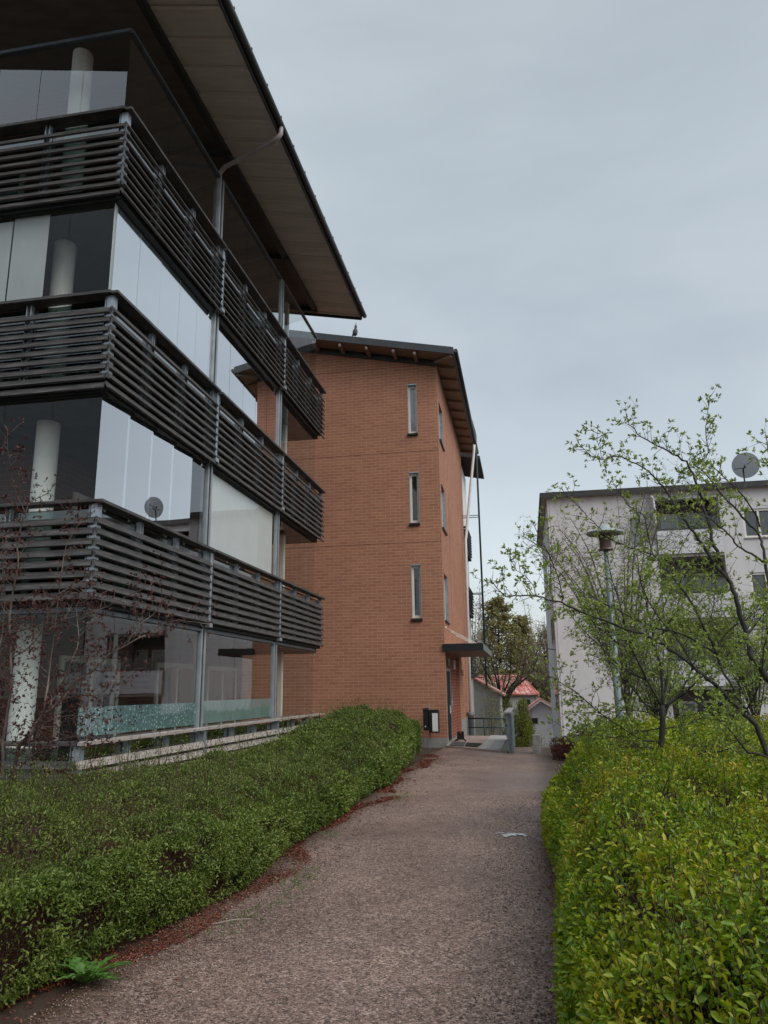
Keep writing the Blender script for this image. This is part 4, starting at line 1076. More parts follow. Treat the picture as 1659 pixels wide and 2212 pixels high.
# ---- right hedge bed: broad, bright yellow-green
def rh_edge(y): return .18 + .05 * np.sin(y * 1.3) + .04 * np.sin(y * .47 + 2) + np.clip((y - 8.5) / 9.5, 0, 1) ** 1.5 * 1.25
def rh_h(x, y):
    d = x - rh_edge(y)
    P = np.stack([x, y, 0 * x], -1).reshape(-1, 3)
    b = (.24 * (vnoise(P, .8, 41) - .5) + .34 * (vnoise(P, 2.3, 42) - .5) + .20 * (vnoise(P, 5.5, 43) - .5)).reshape(np.shape(x))
    top = .80 + b
    return top * (.55 + .45 * np.sin(np.clip(d / .5, 0, 1) * math.pi / 2)), d
bed = thing('hedge', 'broad bright yellow-green shrub bed filling the right side of the path', 'hedge', (3, 9, 0))
def rh_core(X, Y):
    H, d = rh_h(X, Y); return np.where((d > .16) & (Y < 20.2), H, 0)
core('shaded_core', np.concatenate([np.linspace(.1, 1.8, 26), np.linspace(1.9, 9, 36)]), np.arange(1.4, 20.6, .11), rh_core, .15, M['shaded_core'], bed)
n = 470000
u = rng.uniform(0, 1, n); y = 1.8 * (20.2 / 1.8) ** u
x = rh_edge(y) + rng.uniform(0, 1, n) ** 1.25 * np.clip(1.2 + y * .42, 1, 9)
H, d = rh_h(x, y)
Pn = np.stack([x, y, H - rng.exponential(.07, n) + .03], -1)
clump = vnoise(Pn, 4.0, 51) * .5 + vnoise(Pn, 11, 52) * .5
keep = rng.uniform(0, 1, n) < np.clip((clump - .36) * 4.4, .04, 1)
# keep density per square metre roughly level with distance
dens = np.clip((y / 5.0), .25, 1)
keep &= rng.uniform(0, 1, n) < dens
Pt = Pn[keep]
n = 90000
u = rng.uniform(0, 1, n); y = 1.8 * (20.2 / 1.8) ** u
z = rng.uniform(.03, .62, n)
x = rh_edge(y) + .05 - .10 * np.sin(z / .62 * math.pi) + rng.exponential(.08, n)
Pf = np.stack([x, y, z], -1)
clump = vnoise(Pf, 3.5, 61) * .5 + vnoise(Pf, 9, 62) * .5
Pf = Pf[rng.uniform(0, 1, n) < np.clip((clump - .36) * 4 * (.45 + z), .03, 1)]
P = np.concatenate([Pt, Pf]); dist = np.hypot(P[:, 0], P[:, 1])
D = rdir(len(P)); D[:, 2] += .55; D[len(Pt):, 0] -= .5; D = unit(D)
L = np.clip(rng.lognormal(-3.68, .36, len(P)), .012, .052) * np.clip(dist / 7, .92, 1.7)
leaves('foliage', P, D, rdir(len(P), 1.0), L, .50, M['leaf_bed'], bed, .22, .22)
# leafy shoots that stand out
n = 6000
u = rng.uniform(0, 1, n); y = 1.8 * (19 / 1.8) ** u
x = rh_edge(y) + .12 + rng.uniform(0, 1, n) * np.clip(1.0 + y * .4, 1, 8)
H, d = rh_h(x, y)
B = np.stack([x, y, H - .16], -1)
T = B + unit(rng.normal(size=B.shape) * [.3, .3, 0] + [0, 0, 1]) * rng.uniform(.16, .34, n)[:, None]
stems_mesh('stem', B, T, np.full(n, .0028), M['twig'], bed)
Q, DD = [], []
for f_ in np.linspace(.3, 1.0, 9):
    Q.append(B + (T - B) * f_); DD.append(rdir(n, .55))
Q = np.concatenate(Q); DD = np.concatenate(DD)
leaves('shoot_leaf', Q, DD, rdir(len(Q), 1.0), rng.uniform(.022, .050, len(Q)) * np.clip(np.hypot(Q[:, 0], Q[:, 1]) / 9, .9, 1.5), .44, M['leaf_bed'], bed, .22, .2)
# dead dark sticks poking out
n = 240
y = rng.uniform(2.8, 10, n); x = rh_edge(y) + rng.uniform(.3, 3.0, n)
B = np.stack([x, y, np.full(n, .5)], -1); T = B + unit(rng.normal(size=B.shape) * [.45, .35, 0] + [0, 0, 1]) * rng.uniform(.32, .62, n)[:, None]
stems_mesh('stem', B, T, np.full(n, .0045), M['twig_black'], bed, 5)

# ---- round bushes
def bush(name, label, cat, c, rx, ry, h, n, L, lm, corem, seed, up=.4, gap=.30, stems=160):
    t = thing(name, label, cat, (c[0], c[1], c[2]))
    D = rdir(n); D[:, 2] = np.abs(D[:, 2]) * 1.0
    rr = 1 - rng.exponential(.13, n); rr = np.clip(rr, .1, 1)
    P = np.array(c) + D * rr[:, None] * [rx, ry, h]
    P += (vnoise(P, 2.4, seed)[:, None] - .5) * D * .9 * min(rx, h)
    cl = vnoise(P, 3.0, seed + 1) * .5 + vnoise(P, 8.0, seed + 2) * .5
    P = P[rng.uniform(0, 1, n) < np.clip((cl - gap) * 4, .05, 1)]
    leaves('foliage', P, rdir(len(P), up), rdir(len(P), .8), rng.uniform(.7, 1.3, len(P)) * L, .5, lm, t, rich=False)
    B = np.array(c) + rng.normal(size=(stems, 3)) * [rx * .18, ry * .18, 0]
    dd = rdir(stems); dd[:, 2] = np.abs(dd[:, 2]) + .5; dd = unit(dd)
    T = B + dd * [rx, ry, h] * rng.uniform(.7, 1.0, stems)[:, None]
    stems_mesh('stem', B, T, np.full(stems, .007), corem, t)
    return t
bush('bush', 'dark red barberry bush at the far corner of the green shrub bed', 'bush', (.92, 19.4, -.05), .52, 1.1, .62, 8000, .04, M['leaf_barberry'], M['twig'], 71)
bush('bush', 'yellow-green upright bush beside the grey plank fence', 'bush', (-.17, 24.2, -.1), .33, 1.1, 1.5, 8000, .05, M['leaf_bush'], M['twig'], 81, .6)
bush('bush', 'loose pale bush with sparse leaves below the white shed', 'bush', (.30, 30.0, -1.2), .45, .8, 1.15, 1500, .05, M['leaf_birch'], M['twig'], 91, .5, .4, 22)
bush('bush', 'low olive bush growing against the cream house wall', 'bush', (-1.15, 44.0, -2.3), .45, .9, 3.6, 5000, .07, M['leaf_bush'], M['twig'], 101, .5, .36)

# ================================================================== TREES WITH LIMBS FOLLOWING THE PHOTO
def smooth_poly(pts, sub=4):
    pts = np.array(pts, float); out = []
    n = len(pts)
    for i in range(n - 1):
        p0, p1, p2, p3 = pts[max(i - 1, 0)], pts[i], pts[i + 1], pts[min(i + 2, n - 1)]
        for k in range(sub):
            t = k / sub
            out.append(.5 * ((2 * p1) + (-p0 + p2) * t + (2 * p0 - 5 * p1 + 4 * p2 - p3) * t * t + (-p0 + 3 * p1 - 3 * p2 + p3) * t ** 3))
    out.append(pts[-1]); return np.array(out)

class Twigs:
    """collects bark tubes and leaf rosettes"""
    def __init__(s, leafL=(.018, .036), ros=(3, 6), bend=.35): s.bark = MB(); s.P = []; s.D = []; s.leafL = leafL; s.ros = ros; s.bend = bend
    def rosette(s, p, d, k=None):
        for _ in range(k or random.randint(*s.ros)):
            v = np.array(d) * .7 + np.array([random.gauss(0, 1) for _ in range(3)]) * .55 + np.array((0, 0, .25))
            s.P.append(p); s.D.append(v)
    def limb(s, pts, r0, r1, n=7):
        pts = smooth_poly(pts, 3)
        j = np.array([[random.gauss(0, 1) for _ in range(3)] for _ in pts]) * min(r0 * .3, .006); j[0] = 0
        pts = pts + j
        L = len(pts); s.bark.tube(pts, [r0 + (r1 - r0) * (i / (L - 1)) ** .8 for i in range(L)], n)
        return pts
    def shoot(s, p, d, ln, r, lv=1.0, depth=0, step=.055, spur=.6):
        p = np.array(p, float); d = np.array(d, float); d /= np.linalg.norm(d)
        pts = [p]; k = max(2, int(ln / step))
        for i in range(k):
            d = d + np.array([random.gauss(0, 1) for _ in range(3)]) * s.bend * .5 + np.array((0, 0, .04)); d /= np.linalg.norm(d)
            p = p + d * step * random.uniform(.8, 1.2); pts.append(p)
            if random.random() < spur * lv:
                sd = np.cross(d, [random.gauss(0, 1) for _ in range(3)]); sd /= np.linalg.norm(sd) + 1e-6
                q = p + (sd + d * .4) * random.uniform(.01, .04)
                s.rosette(q, sd + d * .3)
            if depth > 0 and random.random() < .22:
                sd = np.cross(d, [random.gauss(0, 1) for _ in range(3)]); sd /= np.linalg.norm(sd) + 1e-6
                s.shoot(p, sd * .8 + d * .7, ln * random.uniform(.25, .55), r * .55, lv, depth - 1, step, spur)
        s.bark.tube(pts, [r * (1 - .75 * i / k) for i in range(k + 1)], 4, caps=False)
        s.rosette(p, d)
    def clothe(s, pts, every, ln, r, lv, depth=1, start=.0, up=.25, spur=.6):
        seg = np.linalg.norm(np.diff(pts, axis=0), axis=1); cum = np.concatenate([[0], np.cumsum(seg)]); T = cum[-1]
        x = T * start + random.uniform(0, every)
        while x < T:
            i = min(np.searchsorted(cum, x) - 1, len(pts) - 2); i = max(i, 0)
            p = pts[i] + (pts[i + 1] - pts[i]) * ((x - cum[i]) / (seg[i] + 1e-9)); t = unit((pts[i + 1] - pts[i])[None])[0]
            sd = np.cross(t, [random.gauss(0, 1) for _ in range(3)]); sd /= np.linalg.norm(sd) + 1e-6
            s.shoot(p, sd + t * random.uniform(.2, .9) + np.array((0, 0, up)), random.uniform(*ln) * (1 - .35 * x / T), r, lv, depth, spur=spur)
            x += every * random.uniform(.5, 1.5)
        if lv > 0: s.rosette(pts[-1], pts[-1] - pts[-2])
    def finish(s, t, bark, lm, wr=.40):
        s.bark.build('trunk', bark, t)
        P = np.array(s.P); D = np.array(s.D)
        L = rng.uniform(s.leafL[0], s.leafL[1], len(P))
        leaves('crown', P, D, rdir(len(P), .9), L, wr, lm, t)

def path3(px, d0, d1):
    """a limb through picture points, its distance running from d0 to d1"""
    n = len(px); return [at(x, y, d0 + (d1 - d0) * i / (n - 1)) for i, (x, y) in enumerate(px)]

# Tree A: the small tree standing in the bed
tA = thing('tree', 'small dark stemmed tree with young green leaves standing in the green shrub bed', 'tree', (1.42, 9.1, 0))
A = Twigs((.024, .048), (4, 7))
base = at(1428, 1655, 9.1)
A.limb([base * [1, 1, 0] + [0.0, 0, -.05], at(1426, 1655, 9.1), at(1430, 1590, 9.1), at(1432, 1525, 9.1)], .036, .03, 9)
A_limbs = [
 ([(1432, 1530), (1429, 1455), (1413, 1390), (1405, 1340), (1395, 1300), (1380, 1235), (1372, 1180)], 9.1, 9.3, .024, .006),
 ([(1431, 1528), (1398, 1470), (1370, 1410), (1352, 1360), (1340, 1310), (1322, 1250), (1312, 1200)], 9.1, 8.5, .022, .005),
 ([(1430, 1535), (1395, 1522), (1362, 1482), (1345, 1450), (1312, 1428), (1270, 1412)], 9.1, 9.7, .017, .005),
 ([(1433, 1528), (1470, 1495), (1495, 1445), (1520, 1380), (1540, 1310), (1546, 1250)], 9.1, 9.7, .02, .005),
 ([(1433, 1530), (1475, 1500), (1530, 1450), (1590, 1400), (1640, 1340), (1680, 1280)], 9.1, 8.6, .018, .005),
 ([(1431, 1526), (1440, 1470), (1450, 1400), (1462, 1320), (1470, 1250)], 9.1, 10.0, .018, .005),
 ([(1430, 1600), (1387, 1598), (1346, 1573), (1298, 1542), (1250, 1501), (1206, 1471), (1168, 1454), (1145, 1440)], 9.1, 8.9, .015, .004),
 ([(1432, 1640), (1500, 1629), (1560, 1622), (1620, 1600)], 9.1, 8.7, .011, .004),
 ([(1432, 1612), (1470, 1606), (1520, 1612), (1580, 1596), (1630, 1575)], 9.1, 9.4, .011, .004),
 ([(1431, 1575), (1480, 1566), (1530, 1545), (1580, 1530)], 9.1, 9.8, .011, .004),
 ([(1430, 1572), (1380, 1582), (1330, 1592), (1270, 1600)], 9.1, 9.8, .010, .003),
 ([(1429, 1620), (1370, 1606), (1310, 1590), (1230, 1588)], 9.1, 8.6, .010, .003),
 ([(1430, 1560), (1400, 1540), (1340, 1535), (1280, 1560), (1240, 1585)], 9.1, 9.6, .010, .003)]
for px, d0, d1, r0, r1 in A_limbs:
    p = A.limb(path3(px, d0, d1), r0 * .7, r1 * .8)
    A.clothe(p, .05, (.18, .55), .0042, .95, 1, .15, spur=.75)
for px in ([(1398, 1470), (1340, 1440), (1290, 1390), (1250, 1350), (1215, 1310)], [(1413, 1390), (1450, 1340), (1480, 1290), (1490, 1220)], [(1370, 1410), (1310, 1370), (1270, 1330), (1240, 1270)], [(1495, 1445), (1560, 1420), (1610, 1370), (1640, 1300)]):
    p = A.limb(path3(px, 9.0, 9.0 + random.uniform(-.8, .9)), .012, .004)
    A.clothe(p, .05, (.18, .5), .004, .95, 1, .1, spur=.75)
A.finish(tA, M['bark_dark'], M['leaf_apple'])

# Tree B: bigger tree rooted just outside the picture, leaning limbs across it
tB = thing('tree', 'larger tree at the right edge with long pale-barked limbs and leaf rosettes', 'tree', (2.65, 6.6, 0))
B_ = Twigs((.020, .044), (4, 8))
root = at(1760, 1700, 7.0)
B_.limb([root * [1, 1, 0] + [0, 0, -.05], root + [-.02, 0, 0], at(1735, 1590, 7.0), at(1700, 1510, 7.0), at(1655, 1460, 7.0)], .05, .03, 10)
B_limbs = [
 ([(1745, 1700), (1700, 1668), (1655, 1625), (1634, 1566), (1607, 1543), (1589, 1524), (1560, 1495), (1529, 1465), (1498, 1440), (1471, 1419), (1445, 1399), (1414, 1382), (1383, 1368), (1332, 1351), (1284, 1333), (1240, 1314), (1196, 1298), (1158, 1288), (1121, 1285), (1093, 1288), (1075, 1272), (1060, 1256)], 7.0, 6.5, .036, .004, .25),
 ([(1634, 1566), (1618, 1543), (1599, 1514), (1580, 1479), (1560, 1446), (1543, 1411), (1511, 1392), (1473, 1368), (1430, 1360), (1401, 1349), (1356, 1331), (1310, 1305), (1270, 1280)], 6.95, 7.4, .024, .004, .3),
 ([(1560, 1446), (1543, 1400), (1528, 1370), (1512, 1340), (1498, 1310), (1480, 1281), (1463, 1259), (1434, 1222), (1410, 1198), (1359, 1181), (1318, 1164), (1298, 1144), (1271, 1117), (1247, 1093), (1213, 1055)], 7.1, 6.9, .021, .003, .15),
 ([(1700, 1510), (1655, 1460), (1640, 1436), (1618, 1407), (1609, 1364), (1595, 1314), (1587, 1284), (1573, 1251), (1557, 1213), (1545, 1180), (1532, 1131), (1521, 1095), (1507, 1057), (1496, 1022), (1482, 997), (1455, 980), (1421, 963), (1387, 943), (1363, 922), (1354, 902)], 7.0, 7.1, .044, .004, .35),
 ([(1573, 1251), (1550, 1227), (1527, 1192), (1512, 1166), (1491, 1141), (1471, 1110), (1458, 1092), (1434, 1055), (1410, 1028), (1387, 1008), (1352, 991), (1329, 985), (1298, 994), (1264, 974), (1247, 953)], 7.0, 6.6, .024, .003, .3),
 ([(1680, 1330), (1659, 1251), (1652, 1215), (1647, 1177), (1641, 1157), (1619, 1134), (1596, 1106), (1573, 1083), (1550, 1055), (1537, 1040), (1512, 1012), (1499, 1001), (1526, 987), (1527, 953), (1525, 922), (1530, 888), (1533, 858)], 6.8, 7.2, .022, .003, .4),
 ([(1641, 1138), (1636, 1118), (1620, 1092), (1600, 1065), (1580, 1045), (1565, 1032), (1545, 1012), (1530, 1000)], 6.85, 6.5, .012, .004, .5),
 ([(1649, 1215), (1623, 1197), (1593, 1179), (1577, 1157), (1557, 1139), (1531, 1120), (1507, 1108), (1486, 1092), (1458, 1078)], 6.8, 6.4, .015, .004, .2),
 ([(1735, 1590), (1710, 1450), (1690, 1360), (1680, 1330), (1690, 1200), (1700, 1100), (1668, 1000), (1655, 945)], 7.0, 6.6, .03, .004, .4),
 ([(1700, 1668), (1655, 1634), (1618, 1625), (1603, 1611), (1589, 1592), (1570, 1570), (1541, 1543), (1521, 1526), (1498, 1512), (1470, 1490)], 7.0, 6.4, .018, .004, .3),
 ([(1216, 1297), (1209, 1260), (1192, 1212), (1168, 1164), (1151, 1130)], 6.6, 6.3, .009, .003, .0),
 ([(1410, 1198), (1397, 1144), (1390, 1113), (1366, 1100), (1339, 1066), (1322, 1038)], 7.0, 7.3, .010, .003, .0),
 ([(1573, 1253), (1546, 1236), (1510, 1228), (1460, 1231), (1420, 1226)], 7.0, 6.7, .010, .003, .0),
 ([(1543, 1411), (1560, 1380), (1590, 1350), (1625, 1330), (1660, 1290)], 7.1, 7.5, .012, .004, .0),
 ([(1607, 1543), (1640, 1480), (1650, 1400), (1665, 1350)], 6.9, 6.4, .012, .004, .0),
 ([(1498, 1440), (1470, 1390), (1420, 1330), (1392, 1280), (1380, 1240)], 6.8, 6.3, .011, .003, .0),
 ([(1300, 994), (1296, 970), (1290, 950), (1292, 925)], 6.7, 6.7, .005, .002, .2),
 ([(1158, 1288), (1150, 1262), (1128, 1240), (1105, 1228)], 6.5, 6.4, .006, .002, .2)]
for px, d0, d1, r0, r1, st in B_limbs:
    p = B_.limb(path3(px, d0, d1), r0 * .64, r1 * .85, 7)
    low = np.mean([q[1] for q in px]) > 1120
    B_.clothe(p, .040 if low else .036, (.08, .42) if low else (.02, .13), .0034, .8 if low else 1.0, 1 if low else 0, st, spur=.7 if low else .95)
B_.finish(tB, M['bark_dark'], M['leaf_apple'])

# Tree C: thin arching tree behind the lamp post; D: another one by the balconies
def thin_tree(label, base, height, spread, nl, leafL, lv, bark, lm, seed, lean=(0, 0), fork=.25, every=1.0):
    random.seed(seed)
    t = thing('tree', label, 'tree', base)
    T = Twigs(leafL, (2, 4), .65)
    b = np.array(base, float)
    T.limb([b - [0, 0, .1], b + [0, 0, height * fork * .5], b + [lean[0] * .2, lean[1] * .2, height * fork]], height * .012, height * .01, 8)
    for i in range(nl):
        an = 2 * math.pi * i / nl * 1.618 + random.uniform(-.3, .3); z0 = height * random.uniform(fork * .5, fork * 1.15)
        s_ = spread * random.uniform(.5, 1.0); top = height * random.uniform(.7, 1.0)
        dx, dy = math.cos(an), math.sin(an)
        p0 = b + [lean[0] * .1, lean[1] * .1, z0]
        pts = [p0, p0 + [dx * s_ * .25, dy * s_ * .25, (top - z0) * .4], p0 + [dx * s_ * .6, dy * s_ * .6, (top - z0) * .8], p0 + [dx * s_, dy * s_, (top - z0)]]
        p = T.limb(pts, height * .0042, height * .0007, 5)
        T.clothe(p, height * .016 * every, (height * .07, height * .2), height * .0008, lv, 1, .12, up=.1, spur=.45)
    T.finish(t, bark, lm); return t
thin_tree('fine twigged tree with sparse pale leaves behind the lamp post', (2.15, 17.8, 0), 6.4, 2.7, 17, (.022, .042), .8, M['bark_mid'], M['leaf_birch'], 5)
thin_tree('thin young tree leafing out in front of the recessed balconies', (5.2, 19.5, 0), 4.6, 2.1, 22, (.03, .05), .8, M['bark_mid'], M['leaf_apple'], 6)
thin_tree('bushy low tree between the lamp post and the white building', (3.2, 20.5, 0), 3.8, 1.8, 20, (.03, .05), .9, M['bark_dark'], M['leaf_apple'], 8, fork=.15)

# Left purple-leaved shrub
random.seed(21)
tR = thing('shrub', 'purple-leaved shrub with pale bare stems in front of the corner balconies', 'shrub', (-5.1, 5.6, 0))
S = Twigs((.018, .036), (3, 6), .45)
rl = [
 ([(30, 1690), (39, 1617), (64, 1588), (94, 1543), (137, 1508), (166, 1470), (195, 1451), (234, 1418), (273, 1392), (320, 1371), (361, 1347), (400, 1341), (450, 1350)], 7.3, 7.0, .017, .003),
 ([(5, 1700), (8, 1600), (22, 1500), (24, 1420), (22, 1350), (26, 1291), (37, 1220), (41, 1172), (46, 1135), (54, 1110), (39, 1076), (27, 1042), (20, 990), (17, 930)], 7.2, 6.8, .014, .002),
 ([(54, 1110), (66, 1085), (95, 1070), (107, 1060), (115, 1050)], 6.9, 6.8, .005, .002),
 ([(94, 1543), (108, 1440), (122, 1330), (138, 1200), (158, 1150), (190, 1112)], 7.2, 7.5, .009, .002),
 ([(10, 1640), (-20, 1500), (0, 1395), (25, 1368), (85, 1352), (120, 1342), (200, 1322), (270, 1290), (330, 1262)], 7.3, 6.7, .010, .002),
 ([(195, 1451), (235, 1447), (262, 1453), (300, 1443)], 7.1, 6.9, .006, .002),
 ([(64, 1588), (100, 1560), (150, 1546), (210, 1552), (262, 1556)], 7.3, 6.9, .007, .002),
 ([(20, 1680), (60, 1600), (110, 1520), (150, 1440), (170, 1380), (165, 1310), (190, 1262)], 7.3, 7.8, .010, .002),
 ([(5, 1660), (-30, 1560), (-10, 1440), (10, 1330), (5, 1230), (15, 1150)], 7.3, 7.5, .010, .002),
 ([(273, 1392), (300, 1350), (340, 1320), (350, 1285), (345, 1262)], 7.05, 7.0, .006, .002),
 ([(137, 1508), (190, 1500), (230, 1480), (270, 1475)], 7.2, 7.5, .006, .002),
 ([(20, 1690), (60, 1640), (120, 1600), (180, 1590), (230, 1600)], 7.2, 6.8, .006, .002),
 ([(24, 1420), (60, 1400), (95, 1355), (120, 1290), (165, 1262), (210, 1235)], 7.2, 7.0, .007, .002)]
for px, d0, d1, r0, r1 in rl:
    p = S.limb(path3(px, d0, d1), r0, r1)
    S.clothe(p, .04, (.08, .40), .0028, .9, 1, .08, spur=.75)
S.finish(tR, M['bark_pale'], M['leaf_red'])

# small sapling by the grey gable
thin_tree('slender sapling with pale new leaves in front of the grey gable', (-1.55, 32.5, -1.5), 3.9, .75, 6, (.05, .08), .5, M['bark_mid'], M['leaf_birch'], 31, fork=.2, every=3.0)

# ================================================================== FAR TREES
def far_tree(label, base, height, rx, n, L, lm, bark, seed, kind='pine', group='trees behind the far houses'):
    random.seed(seed)
    r = np.random.default_rng(seed)
    t = thing('tree' if kind != 'pine' else 'pine_tree', label, 'tree', base, group)
    b = np.array(base, float); mb = MB()
    P = []
    if kind == 'pine':
        mb.tube([b, b + [.1, 0, height * .5], b + [0, 0, height * .97]], [height * .018, height * .012, height * .002], 7)
        nb = 90
        for i in range(nb):
            f_ = .22 + .76 * (i / nb); an = i * 2.4 + random.uniform(-.4, .4)
            ln = rx * (1.1 * (1 - f_) ** .65 + .08) * random.uniform(.6, 1.1)
            p0 = b + [0, 0, height * f_]; p1 = p0 + [math.cos(an) * ln, math.sin(an) * ln, ln * random.uniform(.0, .35)]
            mb.tube([p0, (p0 + p1) / 2 + [0, 0, .05], p1], [.05, .03, .012], 4, caps=False)
            k = int(n / nb); ff = r.uniform(.25, 1.05, k)
            P.append(p0 + (p1 - p0) * ff[:, None] + r.normal(size=(k, 3)) * [.26, .26, .2] * (.4 + ln * .22))
    else:
        mb.tube([b, b + [.2, 0, height * .18], b + [.5, 0, height * .32]], [height * .028, height * .024, height * .02], 8)
        k0 = b + [.5, 0, height * .3]
        nb = 17
        for i in range(nb):
            an = i * 2.4; s_ = rx * random.uniform(.45, 1.0); top = height * random.uniform(.62, 1.0)
            p1 = b + [math.cos(an) * s_, math.sin(an) * s_, top]
            mid = k0 + (p1 - k0) * .5 + [math.cos(an) * s_ * .18, math.sin(an) * s_ * .18, -.1 * height * .3]
            pts = smooth_poly([k0 - [0, 0, height * random.uniform(0, .1)], k0 + (mid - k0) * .5, mid, p1], 3)
            mb.tube(pts, np.linspace(height * .012, height * .0015, len(pts)), 5, caps=False)
            for j in range(13):
                q = pts[random.randint(3, len(pts) - 1)]; d = np.array([random.gauss(0, 1), random.gauss(0, 1), random.gauss(.6, .6)]); d /= np.linalg.norm(d)
                e = q + d * height * random.uniform(.06, .16)
                mb.tube([q, (q + e) / 2 + d[::-1] * .1, e], [height * .0022, height * .0014, height * .0006], 3, caps=False)
                k = max(1, int(n / nb / 13)); ff = r.uniform(.3, 1.1, k)
                P.append(q + (e - q) * ff[:, None] + r.normal(size=(k, 3)) * height * .02)
    mb.build('trunk', bark, t)
    P = np.concatenate(P)
    D = unit(r.normal(size=P.shape) + [0, 0, .3])
    leaves('crown', P, D, unit(r.normal(size=P.shape) + [0, 0, .8]), r.uniform(.6, 1.4, len(P)) * L, .42, lm, t, rich=False)
far_tree('tall broad olive pine rising directly behind the red roof', (-2.9, 86, -2.5), 14.2, 4.6, 8000, .36, M['leaf_pine'], M['bark_dark'], 1)
far_tree('olive pine with a lower rounded top, behind the big bare tree', (-.3, 90, -2.5), 12.4, 3.6, 5500, .34, M['leaf_pine'], M['bark_dark'], 2)
far_tree('dark pine standing closest to the white building side wall', (3.1, 84, -2.5), 11.0, 3.2, 5000, .34, M['leaf_pine'], M['bark_dark'], 3)
far_tree('dark many-limbed tree leaning over the red roofed house', (-2.6, 62, -2.3), 10.2, 4.6, 2600, .13, M['leaf_bare'], M['bark_dark'], 4, 'bare')
far_tree('bare birch with a haze of fine twigs beside the roof ladder', (-6.6, 78, -2.3), 13.5, 3.0, 3600, .14, M['leaf_bare'], M['bark_birch'], 5, 'bare')
far_tree('pale trunked bare birch to the right of the red roof', (1.9, 76, -2.3), 10.6, 2.6, 3600, .15, M['leaf_bare'], M['bark_birch'], 6, 'bare')
far_tree('thin bare birch behind the pine group', (.9, 104, -2.3), 15.0, 3.4, 3800, .17, M['leaf_bare'], M['bark_birch'], 7, 'bare')
far_tree('bare rounded tree far behind the canopy of the entrance', (-8.4, 96, -2.3), 12.0, 4.4, 5200, .2, M['leaf_bare'], M['bark_mid'], 9, 'bare')
far_tree('olive pine left of the group, mostly hidden by the brick building', (-8.2, 84, -2.5), 10.0, 3.6, 8000, .38, M['leaf_pine'], M['bark_dark'], 10)
# woods closing the view
n = 26000
x = rng.uniform(-75, 90, n); y = rng.uniform(104, 118, n)
ht = 5.2 + 4.0 * vnoise(np.stack([x, 0 * x, 0 * x], -1), .17, 5) + 1.8 * vnoise(np.stack([x, 0 * x, 0 * x], -1), .7, 6)
z = -2.5 + ht * rng.uniform(0, 1, n) ** .75
P = np.stack([x, y, z], -1)
w = leaves('woods', P, rdir(n, .4), rdir(n, .6), rng.uniform(.5, 1.2, n), .7, M['leaf_wood'], None, rich=False)
tag(w, kind='stuff')

# ================================================================== GROUND DETAIL
# dead leaves between path and hedge
n = 17000
u = rng.uniform(0, 1, n); y = 2.6 * (20.0 / 2.6) ** u
edge = -2.33 + .16 * np.sin(y * 1.1 + .6) + .10 * np.sin(y * 2.7) - .20 * np.clip((6.6 - y) / 2.4, 0, 1.2)
x = edge - np.abs(rng.normal(0, .17, n)) + np.where(rng.uniform(0, 1, n) < .13, rng.exponential(.16, n), 0)
P = np.stack([x, y, rng.uniform(.012, .026, n)], -1)
k = rng.uniform(0, 1, n) < np.clip((vnoise(P * [1, 1, 0], 2.0, 77) - .22) * 3, .1, 1); P = P[k]
D = rdir(len(P)); D[:, 2] *= .22
o = leaves('leaf_litter', P, D, rdir(len(P), 3.0), rng.uniform(.012, .032, len(P)) * np.clip(P[:, 1] / 7, .9, 1.9), .5, M['litter'], None)
tag(o, kind='stuff')
n = 2600
y = rng.uniform(2.5, 19, n); x = rh_edge(y) - np.abs(rng.normal(0, .10, n)) + .05
P = np.stack([x, y, rng.uniform(.01, .02, n)], -1); D = rdir(n); D[:, 2] *= .2
tag(leaves('leaf_litter', P, D, rdir(n, 3.0), rng.uniform(.012, .03, n), .5, M['litter'], None), kind='stuff')
# loose stones on the near path
n = 42000
u = rng.uniform(0, 1, n); y = 2.9 * (12.5 / 2.9) ** u; x = rng.uniform(-2.6, .25, n)
c = np.stack([x, y, np.full(n, .014)], -1)
oct_ = np.array([(1, 0, 0), (0, 1, 0), (-1, 0, 0), (0, -1, 0), (0, 0, 1), (0, 0, -1)], float)
fc = np.array([(0, 1, 4), (1, 2, 4), (2, 3, 4), (3, 0, 4), (1, 0, 5), (2, 1, 5), (3, 2, 5), (0, 3, 5)])
s = rng.lognormal(-5.42, .38, n)
V = oct_[None] * rng.uniform(.55, 1.35, (n, 6, 1)) * s[:, None, None] * [1, 1, .65]
an = rng.uniform(0, 6.28, n); ca, sa = np.cos(an)[:, None], np.sin(an)[:, None]
V = np.stack([V[..., 0] * ca - V[..., 1] * sa, V[..., 0] * sa + V[..., 1] * ca, V[..., 2]], -1) + c[:, None]
tag(raw_mesh('gravel_stones', V.reshape(-1, 3), (np.arange(n)[:, None, None] * 6 + fc[None]).reshape(-1, 3), M['stone']), kind='stuff')
# tufts of moss and grass on the path edge
n = 1500
y = rng.uniform(3.2, 13, n); x = -2.2 + .16 * np.sin(y * 1.1 + .6) + rng.normal(0, .09, n)
P = np.stack([x, y, np.full(n, .01)], -1)
k = vnoise(P, 2.2, 88) > .66; P = P[k]
tag(leaves('grass', P, rdir(len(P), .9), rdir(len(P), .4), rng.uniform(.02, .05, len(P)), .16, M['weed'], None), kind='stuff')
